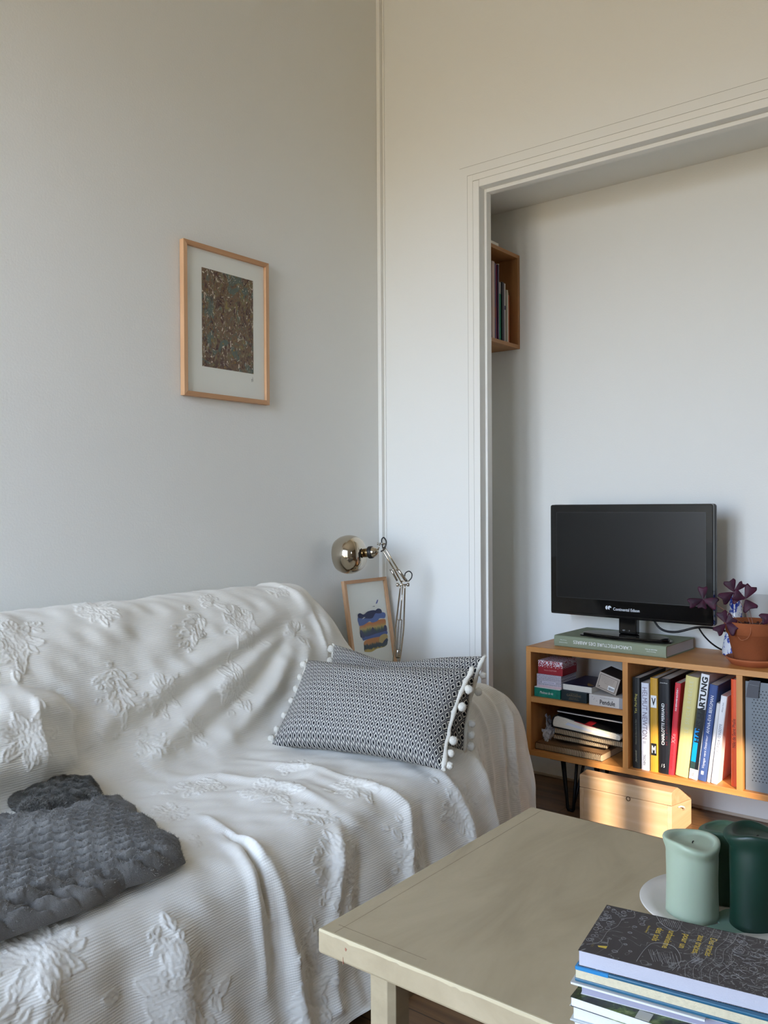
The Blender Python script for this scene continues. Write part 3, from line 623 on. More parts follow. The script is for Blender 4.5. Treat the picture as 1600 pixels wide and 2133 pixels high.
M = frame((.014, -.0012, .300), (0, 0, 1), (-1, 0, 0), (0, -1, 0)); lettering('title_lettering', 'HARTUNG', INK_K, hb, frame((.0145, -.0012, .283), (0, 0, 1), (-1, 0, 0), (0, -1, 0)), .145, .020, bold=.04)
lettering('title_lettering', 'HANS', INK_K, hb, frame((.0125, -.0012, .165), (0, 0, 1), (-1, 0, 0), (0, -1, 0)), .075, .018, bold=.04); lettering('publisher_mark', 'PRI', mat('grey_ink4', rgb(110, 104, 104), .5), hb, frame((.014, -.0012, .018), (0, 0, 1), (-1, 0, 0), (0, -1, 0)), .014, .010)
b = book('navy book with white capitals up its spine and a small white square at its foot', (62, 84, 136), .0275, .332, .23, (1.3045, Y0 - .004, Z0), math.radians(7.2), soft=True)
spine_text(b, .0275, .332, 'ANNA-EVA BERGMAN', INK_W, .165, .295, .0105); spine_text(b, .0275, .332, "Voyage vers l'intérieur", mat('pale_ink', rgb(206, 212, 226), .5), .045, .158, .0105, shear=.35); MB().box((.009, -.0009, .022), (.0175, -.0003, .034)).build('publisher_mark', INK_W, b)
book('thin white unlettered booklet squeezed between the navy and the white book', (226, 222, 218), .012, .272, .22, (1.3185, Y0 - .002, Z0), math.radians(7.2), soft=True)
b = book('white paperback with grey capitals up its spine, last of the leaning books', (238, 236, 236), .0205, .300, .21, (1.3425, Y0 - .008, Z0), math.radians(6.6), soft=True, pages=mat('rosy_pages', rgb(214, 176, 166), .8))
spine_text(b, .0205, .30, "GEORGIA O'KEEFFE", mat('grey_ink5', rgb(96, 98, 110), .5), .10, .205, .0085); spine_text(b, .0205, .30, 'Alicia Inez', mat('grey_ink6', rgb(90, 90, 100), .5), .245, .278, .005); spine_text(b, .0205, .30, 'ARTCOLOR', mat('grey_ink7', rgb(170, 168, 176), .5), .012, .045, .007)
b = book('slim orange book upright against the divider', (232, 88, 40), .0230, .356, .24, (1.3850, Y0 + .004, Z0), ct=.0016, m=mat('cover_orange', rgb(232, 90, 44), .4))
spine_text(b, .023, .356, 'Niki de Saint Phalle', mat('brown_ink', rgb(60, 24, 14), .5), .13, .225, .011, x=.42)
# ---------------------------------------------------------------- left bay, upper shelf: boxed card decks and books
M_BOXG = 'boxes and books on the upper shelf of the left bay'
def deck(name, label, cat, size, pos, m, rz=0., group=M_BOXG, bevel=.0012, lid=None, M=None):
    w, d, h = size; M = M or (Matrix.Translation(pos) @ Matrix.Rotation(rz, 4, 'Z'))
    r = thing(name, label, cat, M=M, group=group); r.matrix_world = M
    if lid: MB().box((0, 0, 0), (w, d, h - lid[0])).build('tray', m, r, bevel); MB().box((-.0006, -.0006, h - lid[0]), (w + .0006, d + .0006, h)).build('lid', lid[1], r, bevel)
    else: MB().box((0, 0, 0), (w, d, h)).build('case', m, r, bevel)
    return r
def front(x, z, y=-.0010): return frame((x, y, z), (1, 0, 0), (0, 0, 1), (0, -1, 0))
S0 = SHT
m, t = newmat('teal_card', .4); t.l.new(t.ramp(t.noise(t.coord(), 40, 3), ((.3, rgb(0, 96, 82)), (.7, rgb(14, 134, 110)))), t.bsdf.inputs['Base Color'])
r = deck('card_box', 'teal green card box at the left end of the shelf, under the patterned boxes', 'box', (.109, .15, .035), (.658, .108, S0), m, 0)
MB().box((.0005, .0005, .0348), (.1085, .1495, .0372)).build('lid', mat('white_card', rgb(226, 224, 220), .6), r)
lettering('title_lettering', 'Minéraux de vie', INK_W, r, front(.052, .0185), .056, .010, shear=.3)
r = deck('card_box', 'dark green card box with dull gold lettering, in the middle of the shelf', 'box', (.103, .14, .037), (.772, .106, S0), mat('dark_green_card', rgb(22, 38, 42), .45)); gold = mat('dull_gold_ink', rgb(128, 112, 84), .5)
lettering('title_lettering', 'GARDIENS', gold, r, front(.052, .023), .058, .008); lettering('subtitle_lettering', 'ORACLE DE LA', gold, r, front(.052, .0135), .036, .003); lettering('subtitle_lettering', 'SAGESSE ANIMALE', gold, r, front(.052, .0085), .042, .003); lettering('subtitle_lettering', "L'ORACLE DES", gold, r, front(.052, .0305), .034, .003)
r = deck('card_box', 'cream card box lettered in black, at the right end of the shelf', 'box', (.130, .16, .039), (.8855, .103, S0), mat('cream_card', rgb(206, 200, 194), .6))
lettering('title_lettering', 'Pendule', INK_K, r, front(.072, .0155), .058, .017, bold=.012); lettering('subtitle_lettering', 'À LA DÉCOUVERTE DU', mat('grey_ink8', rgb(120, 116, 112), .5), r, front(.070, .031), .052, .004)
for k, (x, z) in enumerate(((.014, .031), (.022, .026), (.019, .021), (.030, .017))): MB().lathe(((.0014, 0), (.0014, .0004)), (x, -.0004, z), (0, -1, 0), 8).build('printed_star', mat('grey_ink9', rgb(150, 146, 146), .5), r)
M_GSIDE = mat('grey_card', rgb(150, 148, 150), .6); MB().box((.1165, -.0012, .0004), (.1300, -.0002, .0386)).build('side_strip', M_GSIDE, r)
def pattern(name, dark, red, kind):
    m, t = newmat(name, .5); s = t.sep(t.coord('Object')); x, z = s[0], s[2]
    if kind == 0:
        wn = t.n.new('ShaderNodeTexVoronoi'); wn.inputs['Scale'].default_value = 260; t.l.new(t.coord(), wn.inputs['Vector'])
        thr = t.math('MULTIPLY', t.math('SUBTRACT', .0400, z), 28.)    # flakes thin out downwards
        f = t.math('GREATER_THAN', t.math('SUBTRACT', 1.05, t.math('MAXIMUM', thr, 0.)), t.math('MULTIPLY', wn.outputs['Distance'], 1.9))
        f = t.math('MULTIPLY', f, t.math('GREATER_THAN', z, .026)); base = t.mix(f, red, rgb(222, 214, 220))
    else:
        fx = t.math('ABSOLUTE', t.math('SUBTRACT', t.math('FRACT', t.math('DIVIDE', x, .0155)), .5)); fz = t.math('ABSOLUTE', t.math('SUBTRACT', t.math('FRACT', t.math('DIVIDE', z, .024)), .5))
        d_ = t.math('ADD', fx, fz); l = t.math('GREATER_THAN', t.math('SINE', t.math('MULTIPLY', d_, 38.)), .15)
        fx2 = t.math('FRACT', t.math('DIVIDE', x, .0026)); dots = t.math('MULTIPLY', t.math('GREATER_THAN', fx2, .6), t.math('GREATER_THAN', t.math('FRACT', t.math('DIVIDE', z, .0052)), .62))
        f = t.math('MAXIMUM', l, dots); base = t.mix(f, dark, rgb(226, 222, 228)); base = t.mix(t.math('MULTIPLY', t.math('LESS_THAN', z, .008), t.math('LESS_THAN', l, .5)), base, rgb(196, 140, 146))
    t.l.new(base, t.bsdf.inputs['Base Color']); return m
r = deck('card_box', 'white box patterned with dark ethnic diamonds, between the teal and the red box', 'box', (.103, .125, .050), (.6665, .112, S0 + .0374), pattern('diamond_card', rgb(74, 58, 92), rgb(160, 60, 70), 1)); MB().box((.024, -.0009, .0165), (.080, -.0003, .0235)).build('name_band', mat('pale_card', rgb(212, 208, 220), .6), r); lettering('title_lettering', 'Natacha CALESTREME', mat('blue_ink', rgb(60, 66, 110), .5), r, front(.052, .0200, -.0014), .046, .004)
r = deck('card_box', 'red box with white flecks round its lid, topmost of the patterned boxes', 'box', (.103, .120, .052), (.672, .113, S0 + .0876), pattern('red_flecked_card', rgb(60, 30, 50), rgb(150, 20, 34), 0)); lettering('title_lettering', 'Natacha CALESTREME', mat('pink_ink2', rgb(214, 150, 150), .5), r, front(.052, .0165), .052, .0048)
# blue covered paperback lying flat
Mb = Matrix.Translation((.773, .118, S0 + .0373)) @ Matrix.Rotation(math.radians(-1.5), 4, 'Z')
r = thing('book', 'paperback with a dark blue cover lying on the dark green box', 'book', M=Mb, group=M_BOXG); r.matrix_world = Mb
MB().box((0, 0, .0008), (.118, .19, .0232)).build('pages', M_PAGE, r, .002); MB().box((-.001, -.001, .0232), (.119, .191, .0242)).build('front_cover', mat('navy_cover', rgb(16, 20, 56), .35, var=.3, vscale=30), r); MB().box((-.001, -.001, 0), (.119, .191, .0008)).build('back_cover', cmat((30, 32, 60)), r)
MB().prism([(.075, .06), (.113, .03), (.10, .012), (.085, .03)], .0243, .0246, 'Z').build('cover_picture', mat('ochre_print', rgb(150, 118, 60), .4), r)
# grey box tipped over, barcode on its end
ang = math.radians(-17); Mt = Matrix.Translation((.9035, .118, S0 + .0640)) @ Matrix.Rotation(math.radians(4), 4, 'Z') @ Matrix.Rotation(-ang, 4, 'Y')
r = deck('card_box', 'beige box with a barcode label, tipped on top of the cream box', 'box', (.0800, .118, .062), None, mat('beige_card', rgb(176, 162, 148), .6), M=Mt)
MB().box((.0005, .0005, .0621), (.0795, .1175, .0629)).build('lid', mat('brown_card', rgb(46, 36, 32), .6), r); MB().box((.0801, .0005, .0005), (.0807, .1175, .0615)).build('side_label', mat('brown_card2', rgb(40, 32, 30), .6), r)
l = MB()
for a, c in (((.006, .0545), (.074, .0555)), ((.006, .0055), (.074, .0065)), ((.006, .0055), (.007, .0555)), ((.073, .0055), (.074, .0555))): l.box((a[0], -.0008, a[1]), (c[0], -.0002, c[1]))
l.build('printed_border', INK_K, r)
for k in range(5): lettering('small_print', ('Les 52 cartes et le livret vous', 'accompagnent au quotidien pour', 'mieux comprendre et avancer', 'vers une vie plus sereine', 'chaque jour')[k], mat('grey_ink10', rgb(96, 86, 80), .5), r, front(.037, .049 - .0052 * k, -.0009), (.050, .050, .046, .044, .02)[k], .0028)
l = MB().box((.045, -.0012, .009), (.069, -.0004, .025)).build('barcode_label', INK_W, r); bars = MB(); x = .0465; rb_ = random.Random(2)
while x < .067: w_ = rb_.choice((.0004, .0007, .001)); bars.box((x, -.0016, .011), (x + w_, -.0012, .0205)); x += w_ + rb_.choice((.0005, .0009))
bars.build('barcode', INK_K, l)
MB().prism([(.010, .009), (.015, .009), (.0155, .013), (.0125, .0115), (.0105, .0128)], -.0009, -.0004, 'Y').build('publisher_mark', INK_K, r)
# ---------------------------------------------------------------- left bay, lower shelf: spiral sketchbooks, planner, folder, bag
M_KRAFT = mat('kraft_board', rgb(150, 112, 74), .8, var=.08, vscale=60); M_SPIRAL = mat('dark_wire', rgb(66, 52, 40), .35, .8)
NBG = 'spiral sketchbooks stacked in the lower left bay'
def sketchbook(label, M, w, d, h, seed):
    r = thing('spiral_notebook', label, 'notebook', M=M, group=NBG); r.matrix_world = M
    MB().box((0, .006, .0016), (w, d - .001, h - .0016)).build('pages', mat('cream_sheets', rgb(206, 184, 150), .85, bump=.6, bscale=600), r)
    MB().box((0, .003, h - .0016), (w, d, h)).build('front_cover', M_KRAFT, r, .0003); MB().box((0, .003, 0), (w, d, .0016)).build('back_cover', cmat((40, 34, 30)), r, .0003)
    wv = MB(); n = int(w / .0068)
    for k in range(n):
        x = .004 + k * (w - .008) / (n - 1)
        wv.tube([(x + .0006 * math.sin(q), .0065 - .0085 * math.cos(q) * 1., h / 2 + (h / 2 + .0022) * math.sin(q)) for q in [2 * PI * j / 10 for j in range(10)]], .00085, 5, closed=True)
    wv.build('wire_binding', M_SPIRAL, r)
    return r
sketchbook('kraft spiral sketchbook at the bottom, lying flat across the bay', Matrix.Translation((.657, .112, FLR)) @ Matrix.Rotation(math.radians(-1), 4, 'Z'), .275, .215, .0250, 1)
sketchbook('dark spiral sketchbook slanting on the bottom one', Matrix.Translation((.728, .125, FLR + .0475)) @ Matrix.Rotation(math.radians(9), 4, 'Z') @ Matrix.Rotation(math.radians(3.6), 4, 'Y'), .205, .16, .017, 2)
sketchbook('brown spiral sketchbook with loose wires, under the fat planner', Matrix.Translation((.730, .128, FLR + .0680)) @ Matrix.Rotation(math.radians(4), 4, 'Z') @ Matrix.Rotation(math.radians(3.4), 4, 'Y'), .268, .17, .022, 3)
Mp = Matrix.Translation((.727, .120, FLR + .0925)) @ Matrix.Rotation(math.radians(3), 4, 'Z') @ Matrix.Rotation(math.radians(3.6), 4, 'Y')
r = thing('planner', 'fat black planner stuffed with cream pages and coloured slips, below the folder', 'notebook', M=Mp); r.matrix_world = Mp
pg = [(.003, .0045), (.0, .012), (.0005, .026), (.006, .040), (.018, .046), (.05, .044), (.12, .035), (.19, .029), (.248, .026), (.262, .022), (.265, .012), (.262, .0045)]
c = MB(); c.prism(pg, .004, .135, 'Y', smooth=True); c.build('pages', mat('ivory_pages', rgb(226, 218, 200), .8, var=.05, vscale=200, bump=.5, bscale=500), r, .001)
cv = MB(); outer = [(-.003, .001), (-.005, .012), (-.004, .028), (.003, .044), (.017, .0505), (.05, .0485), (.13, .0395), (.20, .0335), (.262, .0305)]; inner = [(.262, .0290), (.20, .0320), (.13, .0378), (.05, .0468), (.017, .0485), (.0045, .0425), (-.0018, .028), (-.0028, .012), (-.001, .0032), (.268, .0032), (.268, .001)]
cv.prism(outer + inner, 0, .140, 'Y'); cv.build('cover', cmat((20, 20, 22)), r)
MB().prism([(.085, .0405), (.135, .0345), (.20, .0325), (.135, .0395)], .0005, .06, 'Y').build('paper_slip', mat('red_paper', rgb(176, 24, 34), .6), r); MB().prism([(.17, .0322), (.21, .0300), (.235, .0300), (.20, .0335)], .0008, .06, 'Y').build('paper_slip', mat('green_paper', rgb(70, 110, 50), .6), r)
MB().prism([(.05, .020), (.14, .0125), (.225, .010), (.225, .016), (.14, .0225), (.06, .0300)], .0030, .0060, 'Y').build('index_sheet', mat('blueish_paper', rgb(206, 210, 220), .6), r)
r = thing('document_folder', 'flat black document folder lying on top of the stack, just under the shelf', 'folder', (.742, .130, FLR + .150)); f_ = MB().box((0, 0, 0), (.262, .21, .0090)); f_.build('cover', cmat((14, 14, 15)), r, .0012).rotation_euler = (0, math.radians(1.2), 0)
MB().box((.003, -.0006, .003), (.259, .205, .0060)).build('papers', M_PAGE, r).rotation_euler = (0, math.radians(1.2), 0)
# crumpled clear bag
m, t = newmat('clear_plastic', .12, .8); t.bsdf.inputs['Base Color'].default_value = (.9, .9, .92, 1); t.bsdf.inputs['Alpha'].default_value = .34
rs_ = random.Random(5); g = np.zeros((26, 26, 3))
for i in range(26):
    for j in range(26):
        a, b_ = i / 25, j / 25; k = .018 * math.sin(9 * a + 5 * b_ + 2 * math.sin(7 * b_)) + .012 * math.sin(17 * a - 13 * b_) + .007 * rs_.uniform(-1, 1)
        g[i, j] = (.668 + .052 * a + .012 * math.sin(8 * b_), .150 + .075 * b_ + k * .5, FLR + .029 + .004 + (.060 * (1 - a) * math.sin(PI * min(1, b_ * 1.1)) ** .6 + .030 * b_) + abs(k) * .6)
bag = grid_mesh('plastic_bag', g, m); tag(bag, 'crumpled clear cellophane bag tucked left of the spiral sketchbooks', 'bag')
s_ = bag.modifiers.new('solid', 'SOLIDIFY'); s_.thickness = .0006
g2 = g.copy(); g2 = np.stack([.700 + .030 * np.sin(np.linspace(0, 3, 14))[:, None] * np.ones((1, 14)) * 0 + .022 * np.linspace(-1, 1, 14)[:, None] * (1 - .7 * np.linspace(0, 1, 14)[None]), .120 + .010 * np.random.RandomState(3).rand(14, 14), FLR + .078 - .045 * np.linspace(0, 1, 14)[None] * np.ones((14, 1))], -1)
o = grid_mesh('twisted_end', g2, m, bag); s_ = o.modifiers.new('solid', 'SOLIDIFY'); s_.thickness = .0006
# ---------------------------------------------------------------- right bay: perforated metal box with fabric tab
m, t = newmat('perforated_grey_metal', .42, .5); s = t.sep(t.coord('Object')); u_ = t.math('DIVIDE', s[0], .0108); v_ = t.math('DIVIDE', s[2], .0098)
rowi = t.math('FLOOR', v_); off = t.math('MULTIPLY', t.math('FRACT', t.math('MULTIPLY', rowi, .5)), 1.)
fx = t.math('SUBTRACT', t.math('FRACT', t.math('ADD', u_, off)), .5); fz = t.math('SUBTRACT', t.math('FRACT', v_), .5)
d_ = t.math('SQRT', t.math('ADD', t.math('POWER', t.math('MULTIPLY', fx, 1.1), 2.), t.math('POWER', fz, 2.)))
inside = t.math('MULTIPLY', t.math('MULTIPLY', t.math('GREATER_THAN', s[0], .021), t.math('LESS_THAN', s[0], .340)), t.math('MULTIPLY', t.math('GREATER_THAN', s[2], .030), t.math('LESS_THAN', s[2], .335)))
hole = t.math('MULTIPLY', t.math('LESS_THAN', d_, .20), inside)
t.l.new(t.mix(hole, rgb(120, 126, 130), rgb(8, 8, 9)), t.bsdf.inputs['Base Color']); t.bump(t.math('SUBTRACT', 1., hole), 1., .002)
bx = thing('storage_box', 'grey perforated metal box with a cloth tab, filling the right bay', 'storage box', (1.4330, .1095, FLR))
MB().box((0, 0, 0), (.366, .0015, .357)).build('perforated_front', m, bx, .0005); b_ = MB(); b_.box((.0005, .0016, 0), (.0020, .31, .350)); b_.box((.364, .0016, 0), (.3655, .31, .350)); b_.box((.002, .0016, 0), (.364, .31, .0015)); b_.box((.002, .3085, 0), (.364, .31, .350)); b_.build('body', cmat((96, 100, 104)), bx)
tb = MB(); P = [(-.0030, .362), (-.0050, .352), (-.0065, .335), (-.0060, .306)]
n0 = len(tb.v)
for i, (y, z) in enumerate(P): k = i / 3; tb.v += [(.0145 - .010 * k, y - .0016, z), (.0485 - .006 * k, y - .0016, z), (.0485 - .006 * k, y, z), (.0145 - .010 * k, y, z)]
for i in range(3):
    a = n0 + i * 4
    for q in ((0, 1, 5, 4), (1, 2, 6, 5), (2, 3, 7, 6), (3, 0, 4, 7)): tb.face([a + x for x in q])
tb.face([n0, n0 + 3, n0 + 2, n0 + 1]); tb.face([n0 + 12, n0 + 13, n0 + 14, n0 + 15])
tb.build('pull_tab', mat('grey_webbing', rgb(92, 92, 96), .85, bump=.4, bscale=500), bx)
MB().tube([(.015, -.0075, .348), (.047, -.0075, .3465)], .0005, 5).build('stitching', mat('grey_thread', rgb(150, 150, 152), .8), bx)
# ---------------------------------------------------------------- pine chest on the floor
PW = [rgb(198, 160, 118), rgb(214, 182, 144), rgb(224, 196, 162)]
M_PINE = wood('raw_pine', PW[0], PW[1], PW[2], 'X', 1., .55, 60, 6.); M_PINE_Y = wood('raw_pine_end', PW[0], PW[1], PW[2], 'Y', 1., .55)
ch = thing('wooden_chest', 'small raw pine chest on the floor under the bookcase', 'chest', (.860, .076, 0))
def prof_(x0, x1, pts, nm, m): return MB().prism(pts, x0, x1, 'X').build(nm, m, ch, .0012)
W_ = .340
MB().box((.016, 0, 0), (W_ - .016, .016, .1165)).build('front_board', M_PINE, ch, .0015)
MB().box((.016, .182, 0), (W_ - .016, .198, .088)).build('back_board', M_PINE, ch, .001); MB().box((.016, .016, 0), (W_ - .016, .182, .01)).build('bottom_board', M_PINE, ch)
for x in (0, W_ - .016): prof_(x, x + .016, [(0, 0), (.198, 0), (.198, .088), (0, .1165)], 'end_board', M_PINE_Y)
lid = prof_(0, W_, [(0, .1180), (.198, .0895), (.198, .100), (.058, .1665), (.004, .1625), (0, .158)], 'lid', M_PINE)
MB().tube([(W_ * .55 + .007 * math.cos(q), -.0035, .112 + .007 * math.sin(q)) for q in [2 * PI * k / 16 for k in range(16)]], .0012, 6, closed=True).build('ring_pull', mat('dark_brass', rgb(74, 52, 28), .35, .9), ch)
MB().tube([(W_ + .001, .060, .098), (W_ + .010, .066, .101), (W_ + .013, .085, .094), (W_ + .010, .104, .082), (W_ + .001, .108, .076)], .003, 8).build('rope_handle', mat('cream_cord', rgb(226, 220, 204), .8), ch)
# ---------------------------------------------------------------- green book under the television
a2 = math.radians(-2.2); Mg = Matrix.Translation((.716, .160, BZ1)) @ Matrix.Rotation(a2, 4, 'Z')
r = thing('book', 'large sage green hardback lying under the television, white capitals on its spine', 'book', M=Mg); r.matrix_world = Mg
M_SAGE = mat('sage_cloth', rgb(134, 142, 118), .75, bump=.3, bscale=700); w_, d_, h_ = .442, .268, .042
c = MB(); n = 6
prof = [(d_, 0), (.006, 0)] + [(.006 - .006 * math.sin(PI * k / n) ** .7, h_ / 2 - h_ / 2 * math.cos(PI * k / n)) for k in range(1, n)] + [(.006, h_), (d_, h_), (d_, h_ - .003), (.008, h_ - .003), (.008, .003), (d_, .003)]
c.prism(prof, 0, w_, 'X'); c.build('cover', M_SAGE, r); MB().box((.004, .0085, .003), (w_ - .004, d_ - .004, h_ - .003)).build('pages', mat('grey_pages', rgb(196, 194, 196), .8, bump=.3, bscale=400), r)
def up(x, z): return frame((x, -.0006, z), (-1, 0, 0), (0, 0, -1), (0, -1, 0))
lettering('title_lettering', "L'ARCHITECTURE DES ARBRES", INK_W, r, up(.198, .0225), .232, .0125); lettering('author_lettering', 'Cesare Leonardi', INK_W, r, up(.028 + .012, .0165), .034, .0036); lettering('author_lettering', 'Franca Stagi', INK_W, r, up(.028 + .012, .0265), .026, .0036)
lettering('publisher_lettering', 'Éditions Cosa', INK_W, r, up(.388, .0175), .034, .0036); lettering('publisher_lettering', 'Mentale & Ides', INK_W, r, up(.388, .0255), .044, .0036)
# ---------------------------------------------------------------- television
TZ = BZ1 + .042
Mv = Matrix.Translation((.9725, .250, TZ)) @ Matrix.Rotation(math.radians(-1.6), 4, 'Z')
tv = thing('television', 'black flat-screen television on the sage green book', 'television', M=Mv); tv.matrix_world = Mv
M_GLOSS = mat('glossy_black_plastic', rgb(9, 9, 10), .06, spec=.6); M_SHELL = mat('matt_black_plastic', rgb(24, 25, 27), .4)
z0, z1 = .0705, .4995; W2 = .3185
def rrect(x0, x1, za, zb, r_, n=5):
    o = []
    for cx, cz, s in ((x1 - r_, za + r_, -PI / 2), (x1 - r_, zb - r_, 0), (x0 + r_, zb - r_, PI / 2), (x0 + r_, za + r_, PI)):
        o += [(cx + r_ * math.cos(s + PI / 2 * k / n), cz + r_ * math.sin(s + PI / 2 * k / n)) for k in range(n + 1)]
    return o
MB().prism(rrect(-W2, W2, z0, z1, .008), -.004, .016, 'Y').build('bezel', M_GLOSS, tv, .0025)
MB().prism(rrect(-W2 - .0015, W2 + .0015, z0 - .001, z1 + .001, .01), .0165, .034, 'Y').build('back_shell', M_SHELL, tv, .003)
MB().box((-.22, .034, z0 + .06), (.22, .062, z1 - .07)).build('back_housing', M_SHELL, tv, .012)
m, t = newmat('lcd_panel', .30, .40); t.bsdf.inputs['Base Color'].default_value = rgb(12, 12, 12); t.bump(t.noise(t.coord(), 1500, 2), .02, .001)
sx0, sx1, sz0, sz1 = -.2905, .2925, .1385, .4690
MB().box((sx0, -.0046, sz0), (sx1, -.0041, sz1)).build('screen', m, tv)
fr_ = MB()
for a, b in (((sx0 - .002, sz0 - .002), (sx0, sz1 + .002)), ((sx1, sz0 - .002), (sx1 + .002, sz1 + .002)), ((sx0, sz0 - .002), (sx1, sz0)), ((sx0, sz1), (sx1, sz1 + .002))): fr_.box((a[0], -.0052, a[1]), (b[0], -.0042, b[1]))
fr_.build('screen_surround', M_SHELL, tv)
MB().box((-W2 + .004, -.0075, z0 + .001), (W2 - .004, -.004, z0 + .010)).build('bottom_trim', mat('gloss_lip', rgb(14, 14, 15), .08, spec=.7), tv, .0015)
LOGO = mat('silver_print', rgb(206, 210, 216), .4)
lettering('brand_lettering', 'Continental Edison', LOGO, tv, front(-.002, .1055, -.0053), .104, .0112, bold=.015)
lg = MB(); cx, cz, R_ = -.078, .1090, .0076
def fan(c, a0, a1, n=10): return [c] + [(c[0] + R_ * math.cos(a0 + (a1 - a0) * k / n), c[1] + R_ * math.sin(a0 + (a1 - a0) * k / n)) for k in range(n + 1)]
lg.prism(fan((cx, cz), PI / 2, 3 * PI / 2), -.0055, -.005, 'Y'); lg.prism(fan((cx + .0092, cz), 0, 3 * PI / 2), -.0055, -.005, 'Y'); lg.build('brand_logo', LOGO, tv)
# stand: neck and half-moon foot
nk = MB().box((-.035, .000, .014), (.035, .030, z0 + .03)); nk.build('stand_neck', M_GLOSS, tv, .004)
ft = [(-.165, -.055), (-.10, -.072), (0, -.078), (.10, -.072), (.165, -.055)] + [(.18 * math.cos(q) * 1.0, -.03 + .115 * math.sin(q)) for q in [PI * k / 16 for k in range(17)]]
f2 = MB(); f2.prism([(x, max(y, -.09)) for x, y in ft], .0, .0055, 'Z'); f2.prism([(x * .93, y * .9) for x, y in ft], .0055, .0135, 'Z'); f2.build('stand_foot', M_GLOSS, tv, .002)
for k in range(2): lettering('small_print', 'HD TV', LOGO, tv, front(-.014 + .022 * k, .028, -.0005), .010 if k == 0 else .004, .004)
cb = thing('power_cable', 'black cables hanging behind the television down to the bookcase top', 'cable', (1.10, .31, BZ1))
ci = Matrix.Translation((-1.10, -.31, -BZ1))
def spl(P, n=24): return [tuple(p) for p in catmull(np.array(P, float), n)]
o = MB().tube(spl([(1.03, .325, .745), (1.07, .315, .690), (1.13, .31, .680), (1.21, .32, .703), (1.26, .370, .696), (1.30, .412, .676), (1.33, .414, .640), (1.338, .412, .616)], 50), .0042, 8).build('mains_lead', M_RUBBER, cb); o.matrix_parent_inverse = ci
o = MB().tube(spl([(1.213, .322, .700), (1.225, .34, .672), (1.245, .37, .640), (1.272, .40, .6165), (1.30, .425, .6135)], 40), .0030, 8).build('aerial_lead', M_RUBBER, cb); o.matrix_parent_inverse = ci
# ---------------------------------------------------------------- terracotta pot with purple shamrock, vase and card
M_TERRA = mat('terracotta', rgb(150, 84, 50), .85, spec=.2, var=.12, vscale=12, bump=.25, bscale=150); M_TERRA2 = mat('terracotta_saucer', rgb(172, 98, 60), .7, spec=.3, var=.08, vscale=14)
px_, py_ = 1.4300, .212
pt = thing('potted_plant', 'purple-leaved plant in a terracotta pot and saucer on the right of the bookcase', 'potted plant', (px_, py_, BZ1))
MB().lathe([(.058, .0), (.070, .001), (.082, .016), (.0865, .020), (.0865, .0245), (.082, .0245), (.072, .010), (.0, .008)], seg=56, cap=False).build('saucer', M_TERRA2, pt)
MB().lathe([(.0, .0085), (.056, .0085), (.060, .012), (.0795, .102), (.0825, .1035), (.0850, .106), (.0930, .143), (.0925, .1465), (.0885, .147), (.083, .112), (.078, .108), (.0, .110)], seg=64, cap=False).build('pot', M_TERRA, pt)
so = MB().lathe([(.0, .131), (.04, .133), (.084, .129)], seg=40, cap=False); so.build('soil', mat('potting_soil', rgb(52, 34, 26), .95, bump=1., bscale=200), pt)
cb_ = MB(); r3 = random.Random(8)
for k in range(26): q = r3.uniform(0, 6.28); d2 = r3.uniform(0, .07); cb_.sphere((d2 * math.cos(q), d2 * math.sin(q), .134), (.005, .004, .003), 6, 4, .3)
cb_.build('dry_leaf_litter', mat('dry_leaf', rgb(84, 44, 34), .9), pt)
m, t = newmat('purple_leaf', .55, .3); t.l.new(t.ramp(t.noise(t.coord(), 40, 3), ((.3, rgb(36, 12, 28)), (.7, rgb(68, 20, 46)))), t.bsdf.inputs['Base Color']); t.bsdf.inputs['Subsurface Weight'].default_value = .05; M_PURP = m
M_STEM = mat('plant_stem', rgb(150, 104, 92), .6)
camv = Vector((2.2517, -2.8231, 1.15))
def clover(tip, base, leaves, r_, droop):
    """three triangular leaflets folded round the stem tip"""
    s = Vector(base); e = Vector(tip); mid = (s + e) / 2 + Vector((0, 0, .02))
    MB().tube([tuple((1 - k) ** 2 * s + 2 * k * (1 - k) * mid + k * k * e) for k in [i / 12 for i in range(13)]], .0010, 6).build('stem', M_STEM, pt)
    vd = (camv - (e + Vector((px_, py_, BZ1)))).normalized(); right = Vector((0, 0, 1)).cross(vd).normalized() * 1.; upv = vd.cross(right)
    for ang, ln, wd, tilt in leaves:
        ln *= 1.28; wd *= 1.22
        d3 = (right * math.cos(ang) + upv * math.sin(ang) + vd * tilt).normalized(); sd = d3.cross(vd).normalized(); nn = sd.cross(d3)
        lf = MB(); n = 9; g_ = []
        for i in range(n + 1):
            k = i / n; row = []
            w2 = wd * (k ** .82) * (1. if k < .70 else 1 - 4.2 * (k - .70) ** 2)
            for j in range(-4, 5):
                q = j / 4; ex = ln * k * (1 - .12 * (1 - abs(q)) * (k > .7)) ; p = e + d3 * ex + sd * q * w2 + nn * (-.22 * w2 * abs(q) ** 1.3 - droop * ln * k * k)
                row.append(len(lf.v)); lf.v.append(tuple(p))
            g_.append(row)
        for i in range(n):
            for j in range(8): lf.face([g_[i][j], g_[i][j + 1], g_[i + 1][j + 1], g_[i + 1][j]], True)
        o = lf.build('leaflet', M_PURP, pt); s_ = o.modifiers.new('solid', 'SOLIDIFY'); s_.thickness = .0005
B0 = (.0, .0, .132)
clover((-.0535, -.03, .2430), (-.004, -.01, .132), [(1.95, .034, .021, .15), (3.75, .040, .022, .35), (-1.05, .030, .023, .5), (.80, .036, .012, -.1)], 1, .08)
